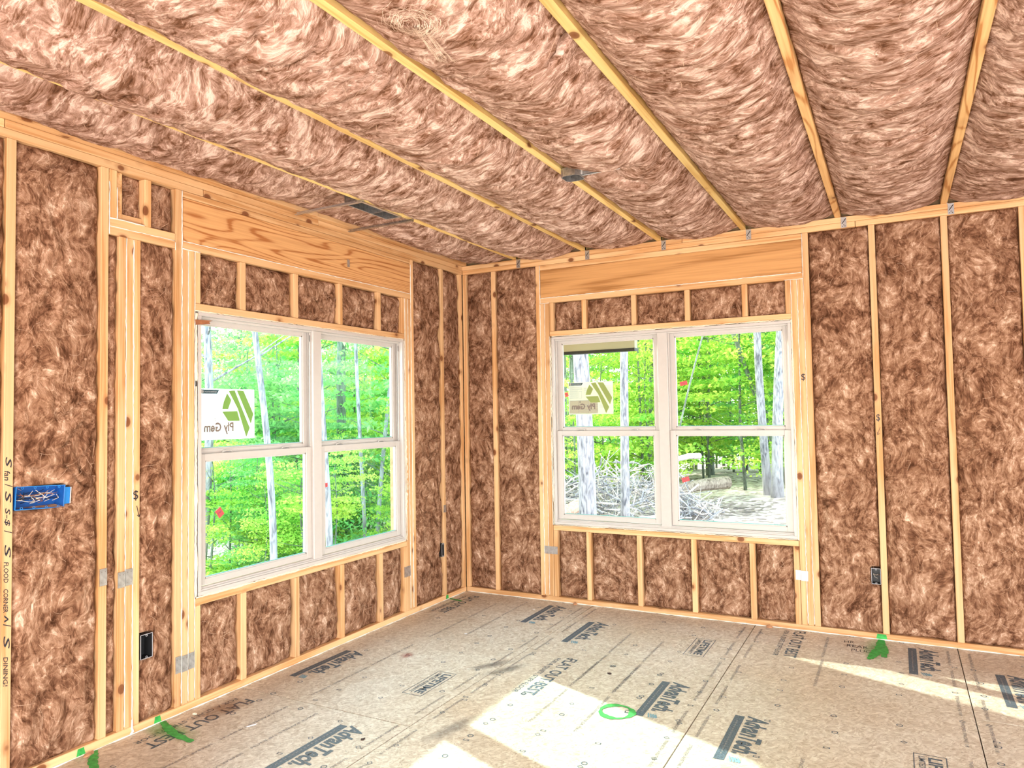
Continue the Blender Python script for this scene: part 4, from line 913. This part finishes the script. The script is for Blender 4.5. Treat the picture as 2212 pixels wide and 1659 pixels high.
outlet_box((0.004, -2.947, 0.393), 0, 0.062, 0.115, 0.06, 'black outlet box on the triple post near the floor', BLACK, 0, GE)
outlet_box((3.098, -0.004, 0.402), -math.pi/2, 0.052, 0.098, 0.06, 'black outlet box right of the brush-pile window, wire inside', BLACK, 4, GE)
outlet_box((0.004, -0.357, 0.405), 0, 0.030, 0.105, 0.06, 'narrow black outlet box on the lone stud near the corner', BLACK, 0, GE)

# metal register box hung on two bars under the first bay
reg = empty('register_box', (0.44, -1.74, CEIL-0.004)); tag(reg, 'rectangular galvanised register box hung on two bars near the side wall', 'duct box')
b = MB(); w_, l_, hh = 0.052, 0.20, 0.06; t = 0.002
b.box((-w_, -l_, hh-t), (w_, l_, hh))
for q in ((-w_, -w_+t, -l_, l_), (w_-t, w_, -l_, l_), (-w_, w_, -l_, -l_+t), (-w_, w_, l_-t, l_), (-w_, w_, 0.05, 0.054)): b.box((q[0], q[2], 0), (q[1], q[3], hh))
b.build('box_body', DSTEEL, reg, bevel=0.0006)  # darker steel colour stands in for the shaded interior
b = MB(); b.box((w_, -l_, -0.001), (w_+0.018, l_, 0.001)); b.box((-w_-0.004, -l_, -0.001), (-w_, l_, 0.001)); b.box((-w_, l_, -0.001), (w_, l_+0.012, 0.001)); b.build('flange', STEEL, reg)
for (yb, nm) in ((-0.225, 0), (0.265, 1)):
    b = MB(); b.box((-0.42, yb-0.010, -0.020), (0.11, yb+0.010, -0.016)); b.box((-0.42, yb+0.008, -0.020), (0.11, yb+0.010, 0.0)); b.build('hanger_bar', STEEL if nm == 0 else DSTEEL, reg)
b = MB(); b.tube([(0.05, -0.215, 0.0), (0.05, -0.215, -0.018)], 0.005, 8); b.build('bolt', DSTEEL, reg)
# octagonal-ended ceiling box beside the third joist, with its bar
ob = empty('ceiling_light_box', (1.80, -1.79, CEIL-0.048)); tag(ob, 'metal junction box on the third joist with a bar running right', 'electrical box')
def octo(rx, ry, z, ch=0.35): return [(rx, -ry*(1-ch), z), (rx, ry*(1-ch), z), (rx*(1-ch), ry, z), (-rx*(1-ch), ry, z), (-rx, ry*(1-ch), z), (-rx, -ry*(1-ch), z), (-rx*(1-ch), -ry, z), (rx*(1-ch), -ry, z)]
b = MB(); A1 = octo(0.052, 0.052, 0.0); A2 = octo(0.052, 0.052, 0.045); A3 = octo(0.049, 0.049, 0.0); A4 = octo(0.049, 0.049, 0.043)
b.add(A1+A2+A3+A4, [(k, (k+1) % 8, 8+(k+1) % 8, 8+k) for k in range(8)]+[(16+k, 24+k, 24+(k+1) % 8, 16+(k+1) % 8) for k in range(8)]+[(k, 16+k, 16+(k+1) % 8, (k+1) % 8) for k in range(8)]+[tuple(range(8, 16)), tuple(range(31, 23, -1))])
b.build('box_body', DSTEEL, ob)
b = MB()
for (a, r) in ((0.9, 0.009), (2.4, 0.009), (4.2, 0.009), (5.4, 0.009)): b.tube([(0.03*math.cos(a), 0.03*math.sin(a), 0.040), (0.03*math.cos(a), 0.03*math.sin(a), 0.036)], r, 10)
tag(b.build('knockout', STEEL, ob), kind='stuff')
b = MB(); b.box((0.05, -0.009, 0.006), (0.40, -0.007, 0.024)); b.box((0.05, -0.009, 0.006), (0.40, 0.008, 0.008)); b.build('hanger_bar', STEEL, ob)
b = MB(); b.box((0.048, -0.014, 0.010), (0.058, 0.010, 0.05)); b.build('bar_clip', VINYL, ob)

# handwriting on the stud and crew marks
def hand(side, items, mat=MARKER):
    mb = MB()
    for (s, a, z, ln, ht) in items:   # runs downwards, tops to the right
        if side == 'L': put_text(mb, s, (0.0018, a, z), (0, 0, -1), (0, 1, 0), ln, ht, bold=0.012, shear=0.2)
        else: put_text(mb, s, (a, -0.0018, z), (0, 0, -1), (1, 0, 0), ln, ht, bold=0.012, shear=0.2)
    return mb
y9 = yl(9)-0.016
hand('L', [('S', y9+.004, 1.345, .045, .024), ('fan', y9, 1.288, .040, .022), ('/', y9+.002, 1.235, .016, .03), ('S', y9+.004, 1.205, .050, .024), ('S-$', y9+.002, 1.135, .075, .022), ('/', y9+.002, 1.045, .016, .03), ('S', y9+.004, .985, .055, .024),
           ('FLOOD', y9+.002, .915, .085, .018), ('CORNER', y9+.002, .805, .095, .018), ('^', y9+.006, .700, .03, .016), ('/', y9+.002, .665, .018, .03), ('S', y9+.004, .615, .055, .024), ('DINING!', y9+.004, .53, .12, .018)]).build('handwriting', MARKER, wall_left)
mb = MB(); put_text(mb, '$', (0.0018, -3.018, 1.10), (0, 1, 0), (0, 0, 1), 0.026, 0.05, bold=0.004); mb.tube([(0.002, -3.0, 1.075), (0.002, -2.987, 1.02)], 0.0015, 4); mb.tube([(0.002, -2.998, 1.03), (0.002, -2.987, 1.02), (0.002, -2.983, 1.035)], 0.0015, 4); mb.build('handwriting', MARKER, wall_left)
mb = MB(); put_text(mb, '$', (xr(8)-0.012, -0.0018, 1.395), (1, 0, 0), (0, 0, 1), 0.022, 0.05, bold=0.004); mb.tube([(xr(8)+0.008, -0.002, 1.36), (xr(8)-0.008, -0.002, 1.31)], 0.0014, 4); mb.tube([(xr(8)-0.009, -0.002, 1.33), (xr(8)-0.008, -0.002, 1.31), (xr(8)+0.004, -0.002, 1.318)], 0.0014, 4)
put_text(mb, '$', (2.688, -0.0018, 1.675), (1, 0, 0), (0, 0, 1), 0.026, 0.05, bold=0.002); mb.build('handwriting', MARKER, wall_back)
mb = MB(); blot_pts = [(yl(8)+0.0, 0)]
for (a, par, side) in ((-2.885, wall_left, 'L'), (-3.262, wall_left, 'L'), (-0.30, wall_left, 'L')):
    mb = MB(); z1 = TP-0.002; mb.add([(0.0012, a-.02, 0.002), (0.0012, a+.022, 0.002), (0.0012, a+.014, z1), (0.0012, a-.014, z1)], [(0, 1, 2, 3)]); mb.build('green_paint_mark', GREENP, par)
mb = MB(); mb.add([(3.085, -0.0012, 0.002), (3.150, -0.0012, 0.002), (3.143, -0.0012, 0.036), (3.092, -0.0012, 0.036)], [(0, 1, 2, 3)]); mb.build('green_paint_mark', GREENP, wall_back)

# ------------------------------------------------------------------ small debris on the floor
def chip(name, x, y, l, w_, hgt, rz, mat, label, cat='debris', seed=1):
    rr = random.Random(seed); n = 7; vs = [(0, 0, hgt)]
    for k in range(n):
        a = 2*math.pi*k/n; q = rr.uniform(0.6, 1.1); vs.append((l*q*math.cos(a), w_*q*math.sin(a), hgt*rr.uniform(0.2, 0.8)))
    for k in range(n): vs.append((vs[1+k][0], vs[1+k][1], 0.0))
    fs = [(0, 1+k, 1+(k+1) % n) for k in range(n)]+[(1+k, 8+k, 8+(k+1) % n, 1+(k+1) % n) for k in range(n)]+[tuple(range(8, 8+n))[::-1]]
    mb = MB(); mb.add(vs, fs); o = mb.build(name, mat, None, loc=(x, y, 0.0009)); o.rotation_euler = (0, 0, rz); tag(o, label, cat)
SHAV = plain('wood_shaving', (0.45, 0.22, 0.11), 0.8, var=0.3); WHT = plain('white_scrap', (0.85, 0.86, 0.9), 0.6); DRK = plain('dark_leaf', (0.05, 0.035, 0.03), 0.8)
chip('dry_leaf', 1.760, -1.310, 0.016, 0.011, 0.008, 0.4, DRK, 'curled dark leaf in the middle of the floor behind the green ring', 'leaf', 1)
chip('dry_leaf', 1.03, -2.58, 0.012, 0.009, 0.006, 1.4, DRK, 'tiny dark leaf on the bar of the lowest printed logo', 'leaf', 2)
chip('wood_shaving', 1.00, -0.030, 0.022, 0.012, 0.022, 0.9, SHAV, 'curl of wood shaving against the sole plate under the short batts', seed=3)
chip('wood_shaving', 2.44, -0.028, 0.025, 0.012, 0.020, 0.2, SHAV, 'wood shaving against the sole plate near the end of the window', seed=4)
chip('wood_shaving', 0.025, -3.24, 0.012, 0.026, 0.014, 0.2, SHAV, 'wood shaving on the floor at the side wall near the leftmost bay', seed=5)
chip('paper_scrap', 0.44, -2.70, 0.030, 0.010, 0.003, 1.2, WHT, 'pale scrap of paper beside the printed slogan at the side wall', seed=6)
chip('paper_scrap', 0.62, -1.02, 0.016, 0.010, 0.003, 0.4, WHT, 'small white scrap on the floor toward the corner', seed=7)
chip('paper_scrap', 0.77, -0.28, 0.012, 0.006, 0.003, 0.4, WHT, 'tiny white scrap by the logo nearest the corner', seed=8)
chip('foam_crumb', 0.075, -2.73, 0.014, 0.009, 0.008, 0.4, FOAM, 'crumb of foam at the side wall by the slogan', seed=9)

# ------------------------------------------------------------------ outside
def at(u, v, dist):
    """world point seen at a pixel of the 2212 x 1659 photograph, dist metres ahead"""
    d = fwd + rt*((u-1106)/FPX) - up*((v-829.5)/FPX)
    return Vector(CAM)+d*dist
def gz(x, y):
    s = max(0.0, -x-1.0)
    return -0.65 - 0.10*s*(1.0 if y > 12 else 1.0 + 0.8*(12-max(y, -2))/14)*(1 if y < 14 else 1) - 0.0*y + 0.12*math.sin(x*0.7+y*0.5)*min(1, (abs(x)+abs(y))/10)
GN_ = 110; gx = np.linspace(-45, 45, GN_); gy = np.linspace(-45, 60, GN_)
V = []; 
for a in gx:
    for b_ in gy: V.append((a, b_, gz(a, b_)+0.06*float(pn(a*1.3, b_*1.3, 1.0))))
idx = np.arange(GN_*GN_).reshape(GN_, GN_); Q = np.stack([idx[:-1, :-1], idx[1:, :-1], idx[1:, 1:], idx[:-1, 1:]], -1).reshape(-1, 4)
def ground_mat():
    mt, nt, bs, out = new_mat('leaf_litter'); L = nt.links.new; tc = N(nt, 'ShaderNodeTexCoord')
    v = N(nt, 'ShaderNodeTexVoronoi', i_Scale=9.0); L(tc.outputs['Object'], v.inputs['Vector']); sp = N(nt, 'ShaderNodeSeparateColor'); L(v.outputs['Color'], sp.inputs[0])
    no = N(nt, 'ShaderNodeTexNoise', i_Scale=0.5, i_Detail=5.0); L(tc.outputs['Object'], no.inputs['Vector'])
    ad = N(nt, 'ShaderNodeMath', operation='MULTIPLY_ADD'); ad.inputs[1].default_value = 0.5; L(sp.outputs[0], ad.inputs[0]); L(no.outputs['Fac'], ad.inputs[2])
    rp = ramp(nt, [(0.35, (0.09, 0.065, 0.065)), (0.6, (0.28, 0.21, 0.20)), (1.0, (0.68, 0.58, 0.56))]); L(ad.outputs[0], rp.inputs[0]); L(rp.outputs[0], bs.inputs['Base Color']); bs.inputs['Roughness'].default_value = 0.95
    b = N(nt, 'ShaderNodeBump', i_Strength=0.9, i_Distance=0.06); L(v.outputs['Distance'], b.inputs['Height']); L(b.outputs[0], bs.inputs['Normal'])
    return mt
ground = link('ground', mesh_from('ground', V, Q, smooth=True), ground_mat()); tag(ground, kind='structure')

def in_sun(x, y, rad, hgt):
    # keeps the gap in the woods through which the low sun reaches both windows
    sx, sy, sz = -SUN_DIR.x, -SUN_DIR.y, -SUN_DIR.z
    for (wx, wy) in [(0, -0.8), (0, -1.3), (0, -1.8), (0, -2.3), (0, -2.7), (0.8, 0), (1.3, 0), (1.8, 0), (2.3, 0), (2.7, 0)]:
        t = ((x-wx)*sx+(y-wy)*sy)/(sx*sx+sy*sy)
        if t < 0: continue
        dist = math.hypot(x-(wx+sx*t), y-(wy+sy*t))
        if dist < rad and 0.5+sz*t < hgt: return True
    return False
def trunk_mesh(r, h, lean, seed, fork=0):
    rr = random.Random(seed); mb = MB(); n = 14; pts = []; rs = []
    for k in range(n+1):
        t = k/n; pts.append((lean[0]*t*h + 0.06*math.sin(t*5+seed), lean[1]*t*h+0.05*math.cos(t*4+seed), t*h)); rs.append(r*(1.0-0.35*t)*(1+0.22*math.exp(-t*h/0.25)))
    mb.tube(pts, rs, 12)
    return mb, pts
def leaf_cloud(blobs, count, size, seed):
    """mesh of single folded leaves scattered through blobs (cx,cy,cz,rx,ry,rz)"""
    rr = np.random.default_rng(seed); bl = np.array(blobs); w = (bl[:, 3]*bl[:, 4]*bl[:, 5])**0.67; w = w/w.sum()
    k = rr.choice(len(bl), count, p=w); d = rr.normal(size=(count, 3)); d /= np.linalg.norm(d, axis=1)[:, None]; rad = rr.random(count)**0.45
    c = bl[k, :3]+d*rad[:, None]*bl[k, 3:6]
    # flat sprays: leaves sit near a few tilted layers
    c[:, 2] = c[:, 2]*0.6 + 0.4*(np.round(c[:, 2]/0.30)*0.30 + 0.05*np.sin(c[:, 0]*3+k))
    th = rr.uniform(0, 2*np.pi, count); til = rr.normal(0, 0.55, count); til2 = rr.normal(0, 0.5, count); s = size*rr.uniform(0.6, 1.25, count)
    ax = np.stack([np.cos(th)*np.cos(til), np.sin(th)*np.cos(til), np.sin(til)], -1)
    bx_v = np.stack([-np.sin(th)*np.cos(til2), np.cos(th)*np.cos(til2), np.sin(til2)], -1)
    p0 = c-ax*s[:, None]*0.5; p2 = c+ax*s[:, None]*0.55; p1 = c+bx_v*s[:, None]*0.32+np.array([0, 0, .012]); p3 = c-bx_v*s[:, None]*0.32+np.array([0, 0, .012])
    Vv = np.stack([p0, p1, p2, p3], 1).reshape(-1, 3); F = np.arange(count*4).reshape(-1, 4)
    return mesh_from('foliage', Vv, F)
def tree(name, x, y, r, h, lean, mat, label, group, seed, crown=None, buttress=True, cat='tree'):
    z = gz(x, y)-0.08; root = empty(name, (x, y, z)); tag(root, label, cat, group)
    mb, pts = trunk_mesh(r, h, lean, seed); mb.build('trunk', mat, root, smooth=True)
    top = pts[-1]
    rr = random.Random(seed); br = MB()
    for k in range(4):
        q = pts[-2-k]; a = rr.uniform(0, 6.28); L_ = rr.uniform(0.8, 1.8); br.tube([q, (q[0]+L_*0.5*math.cos(a), q[1]+L_*0.5*math.sin(a), q[2]+0.4), (q[0]+L_*math.cos(a), q[1]+L_*math.sin(a), q[2]+0.9)], [r*0.25, r*0.16, r*0.05], 6)
    br.build('branches', mat, root, smooth=True)
    if crown is not None and not in_sun(x+top[0], y+top[1], 3.2, z+h+1.2):
        c = link('foliage', crown, LEAF, root, top); c.rotation_euler = (0, 0, seed); tag(c, kind='stuff')
    return root
crown_me = leaf_cloud([(0, 0, 0, 2.2, 2.2, 1.0), (1.3, .5, -.8, 1.2, 1.2, .7), (-1.2, .8, -.6, 1.3, 1.2, .8), (.2, -1.4, -.4, 1.2, 1.2, .7)], 7000, 0.16, 5)
TG = 'trees in the woods behind the house'
def pixtree(u_top, u_bot, v_bot, dist, wpx, h, mat, label, seed, crown=crown_me, name='tree'):
    p = at(u_bot, v_bot, dist); 
    # lean measured between the base row and a row 300 px higher
    q = at(u_top, v_bot-330, dist); dz = q.z-p.z; g = gz(p.x, p.y); 
    lean = ((q.x-p.x)/dz, (q.y-p.y)/dz)
    if in_sun(p.x+lean[0]*4, p.y+lean[1]*4, 0.5, h-1): h = 5.0; crown = None
    lean = (lean[0], lean[1]); bx0 = p.x+lean[0]*(g-p.z); by0 = p.y+lean[1]*(g-p.z)
    return tree(name, bx0, by0, wpx*dist/FPX/2*0.88, h, lean, mat, label, TG, seed, crown)
# right-hand (brush pile) window
pixtree(1255, 1262, 1112, 11.5, 44, 8.0, BARK, 'thick pale trunk nearest the left edge of the brush-pile window', 1)
pixtree(1354, 1346, 1108, 13.0, 22, 8.5, BARK, 'slim straight pale trunk in front of the brush pile', 2)
pixtree(1642, 1661, 1077, 17.5, 21, 9.0, BARK, 'straight trunk in the right pane beside the leaning dark trunk', 3)
pixtree(1686, 1684, 1085, 17.0, 27, 9.0, BARK, 'thick ridged trunk at the right edge of the brush-pile window', 4)
pixtree(1228, 1232, 1000, 19.0, 13, 9.0, BARKD, 'dim trunk behind the thick pale trunk', 5)
pixtree(1403, 1401, 1000, 22.0, 12, 9.0, BARKD, 'dim trunk deep in the woods left of the window mullion', 6)
pixtree(1515, 1530, 1000, 24.0, 18, 9.0, BARKD, 'pale green dim trunk deep in the woods in the right pane', 7)
pixtree(1577, 1686, 1010, 18.5, 12, 9.0, BARKD, 'dark leaning trunk crossing the top of the right pane', 8)
pixtree(1552, 1480, 900, 12.5, 5, 5.5, BARKD, 'thin leaning sapling stem crossing the right pane', 9, None, 'sapling')
pixtree(444, 436, 1180, 11.0, 25, 7.0, BARK, 'grey trunk close behind the sticker at the edge of the side window', 11)
pixtree(566, 583, 1200, 9.5, 19, 7.5, BARK, 'grey trunk in the middle of the near panes of the side window', 12)
pixtree(700, 702, 1150, 9.0, 18, 7.5, BARK, 'trunk right against the mullion in the far panes of the side window', 13)
pixtree(778, 784, 1130, 12.0, 10, 8.0, BARK, 'slim curved trunk in the far panes of the side window', 14)
pixtree(743, 748, 1120, 14.0, 26, 8.0, BARKD, 'broad dim trunk behind the slim curved trunk', 15)
pixtree(846, 822, 1140, 12.5, 11, 8.0, BARK, 'leaning trunk at the far edge of the side window', 16)
pixtree(640, 636, 1100, 16.0, 12, 8.0, BARKD, 'dim trunk behind foliage near the side window mullion', 17)
pixtree(516, 512, 1100, 17.0, 12, 8.0, BARKD, 'dim trunk behind foliage beside the middle grey trunk', 18)
# understory saplings, shared foliage meshes
SG = 'leafy saplings filling the woods'
fol = []
for k in range(5):
    rr = random.Random(k+40); blobs = []
    for j in range(11):
        t = rr.uniform(0.12, 1.0); a = rr.uniform(0, 6.28); rad = rr.uniform(0.1, 1.15); blobs.append((rad*math.cos(a), rad*math.sin(a), 4.6*t, rr.uniform(.5, .95), rr.uniform(.5, .95), rr.uniform(.22, .45)))
    fol.append(leaf_cloud(blobs, 3600, 0.105, 60+k))
stem_mb = MB(); stem_mb.tube([(0, 0, 0), (0.06, 0.03, 1.5), (-0.04, 0.08, 3.0), (0.05, 0.02, 4.6)], [0.035, 0.028, 0.02, 0.008], 7)
rs_ = random.Random(17)
for k in range(14):
    a = rs_.uniform(0, 6.28); zz = rs_.uniform(0.8, 4.2); L_ = rs_.uniform(.5, 1.2); stem_mb.tube([(0, 0.03, zz), (L_*.5*math.cos(a), L_*.5*math.sin(a), zz+.15), (L_*math.cos(a), L_*math.sin(a), zz+.35)], [.012, .008, .004], 5)
stem_me = mesh_from('stem', stem_mb.v, stem_mb.f, True); stem_me.materials.append(BARKD)
def sapling(x, y, s, k, deep_green, bush=False):
    if in_sun(x, y, 1.9*s, gz(x, y)+5.4*s): return None
    z = gz(x, y)-0.05; root = empty('sapling', (x, y, z)); root.rotation_euler = (0, 0, rs_.uniform(0, 6.28)); root.scale = (s, s, s*rs_.uniform(.85, 1.15))
    tag(root, 'bright green leafy sapling outside the side window' if math.atan2(y+5.23, x-3.25) > 2.05 else 'leafy green sapling beyond the brush pile', 'sapling', SG+(' at the side' if math.atan2(y+5.23, x-3.25) > 2.05 else ' at the end'))
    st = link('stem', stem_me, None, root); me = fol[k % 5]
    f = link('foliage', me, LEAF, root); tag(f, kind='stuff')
    if deep_green and len(me.materials):
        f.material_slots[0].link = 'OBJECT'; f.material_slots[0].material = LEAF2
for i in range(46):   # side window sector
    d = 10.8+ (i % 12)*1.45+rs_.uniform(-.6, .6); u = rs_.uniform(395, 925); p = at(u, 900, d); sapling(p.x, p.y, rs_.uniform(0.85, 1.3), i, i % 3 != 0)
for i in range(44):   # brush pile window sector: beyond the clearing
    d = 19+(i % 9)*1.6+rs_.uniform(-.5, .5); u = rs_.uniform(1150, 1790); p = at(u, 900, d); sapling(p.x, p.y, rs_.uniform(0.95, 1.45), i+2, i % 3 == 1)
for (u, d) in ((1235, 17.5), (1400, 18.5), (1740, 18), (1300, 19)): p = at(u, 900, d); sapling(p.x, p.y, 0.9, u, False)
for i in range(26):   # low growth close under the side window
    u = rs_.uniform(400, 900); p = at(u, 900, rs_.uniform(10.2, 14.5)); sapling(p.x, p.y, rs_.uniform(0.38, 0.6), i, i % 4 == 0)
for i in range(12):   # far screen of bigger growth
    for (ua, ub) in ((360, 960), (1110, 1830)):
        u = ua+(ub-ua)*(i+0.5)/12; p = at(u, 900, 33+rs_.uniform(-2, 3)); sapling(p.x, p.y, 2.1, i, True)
# brush pile
pile = empty('brush_pile', tuple(at(1330, 1100, 15.5))); pc = at(1335, 1040, 15.5); gpz = gz(pc.x, pc.y); pile.location = (pc.x, pc.y, gpz)
tag(pile, 'big tangled pile of cut branches outside the end window', 'brush pile')
rp_ = random.Random(99); bm_a = MB(); bm_b = MB()
for k in range(760):
    # along the view-parallel axis: long ridge
    t = rp_.uniform(-1, 1); w = 1.95*t; hgt = 1.35*(1-abs(t)**2)*rp_.uniform(0.05, 1.0); off_ = rp_.gauss(0, 0.75)*(1-abs(t)*.5)
    c = Vector((w*r0.x+off_*fwd.x, w*r0.y+off_*fwd.y, hgt*(1-min(1, abs(off_)/2.2)))); a = rp_.uniform(0, 6.28); el = rp_.gauss(0, 0.45); L_ = rp_.uniform(0.35, 1.4)
    dv = Vector((math.cos(a)*math.cos(el), math.sin(a)*math.cos(el), math.sin(el)))*L_/2; r = rp_.choice([0.005, 0.008, 0.012, 0.022]); sg = Vector((rp_.gauss(0, .1), rp_.gauss(0, .1), rp_.gauss(0, .1)))
    (bm_a if k % 2 else bm_b).tube([c-dv, c+sg, c+dv], [r, r*.8, r*.4], 5)
tag(bm_a.build('branches', PALEB, pile), kind='stuff'); tag(bm_b.build('dark_branches', BARK, pile), kind='stuff')
def logt(u0_, v0_, u1_, v1_, d, r, mat, label, nm='log'):
    a = at(u0_, v0_, d); b = at(u1_, v1_, d+0.6); mb = MB(); ml = a.lerp(b, .5)
    mb.tube([a-ml, a.lerp(b, .5)-ml+Vector((0, 0, 0.03)), b-ml], [r*.85, r, r*1.1], 10); o = mb.build(nm, mat, None, smooth=False, loc=tuple(ml)); tag(o, label, 'log')
logt(1455, 1058, 1572, 1042, 17.5, 0.15, bark_mat('brown_log', (0.14, 0.10, 0.08), (0.42, 0.33, 0.28)), 'thick dark log lying at the right of the brush pile')
logt(1215, 1112, 1262, 1088, 13.5, 0.12, bark_mat('red_log', (0.35, 0.16, 0.12), (0.6, 0.38, 0.3)), 'reddish log at the left foot of the brush pile')
logt(1462, 992, 1510, 985, 16.5, 0.07, PALEB, 'pale log resting on top of the brush pile')
# pale stones at the near foot of the pile
for i, (u, v, s) in enumerate(((1405, 1108, 0.28), (1372, 1118, 0.18), (1385, 1100, 0.15))):
    p = at(u, v, 13.2); bm = bmesh.new(); bmesh.ops.create_icosphere(bm, subdivisions=2, radius=s)
    for vtx in bm.verts: vtx.co *= 0.8+0.4*abs(math.sin(vtx.co.x*9+vtx.co.y*13+i)); 
    for vtx in bm.verts: vtx.co.z *= 0.6
    me = bpy.data.meshes.new('stone'); bm.to_mesh(me); bm.free(); o = link('stone', me, plain('pale_stone_%d' % i, (0.75, 0.74, 0.74), 0.8, var=.15), None, (p.x, p.y, gz(p.x, p.y)+s*.3)); tag(o, ['large white rock at the foot of the brush pile', 'small pale stone left of the white rock', 'pale stone behind the white rock'][i], 'stone')
# soffit end of the roof overhang, seen through the upper left pane of the end window
pA = None
def on_plane_y(u, v, y):
    d = fwd + rt*((u-1106)/FPX) - up*((v-829.5)/FPX); t = (y-CAM[1])/d.y; return Vector(CAM)+d*t
q0 = on_plane_y(1200, 742, 0.62); q1 = on_plane_y(1376, 727, 0.62); q2 = on_plane_y(1376, 757, 0.62)
SOF = plain('olive_grey_fascia', (0.30, 0.29, 0.22), 0.7); BLK2 = plain('black_drip_edge', (0.01, 0.01, 0.01), 0.6)
mb = MB(); mb.box((-0.9, 0.55, q2.z+0.018), (q1.x, 0.62, q2.z+0.22)); sf = mb.build('trim_1', SOF); tag(sf, kind='structure')
mb = MB(); mb.box((-0.9, 0.545, q2.z-0.006), (q1.x, 0.625, q2.z+0.0175)); mb.build('drip_edge', BLK2, sf)
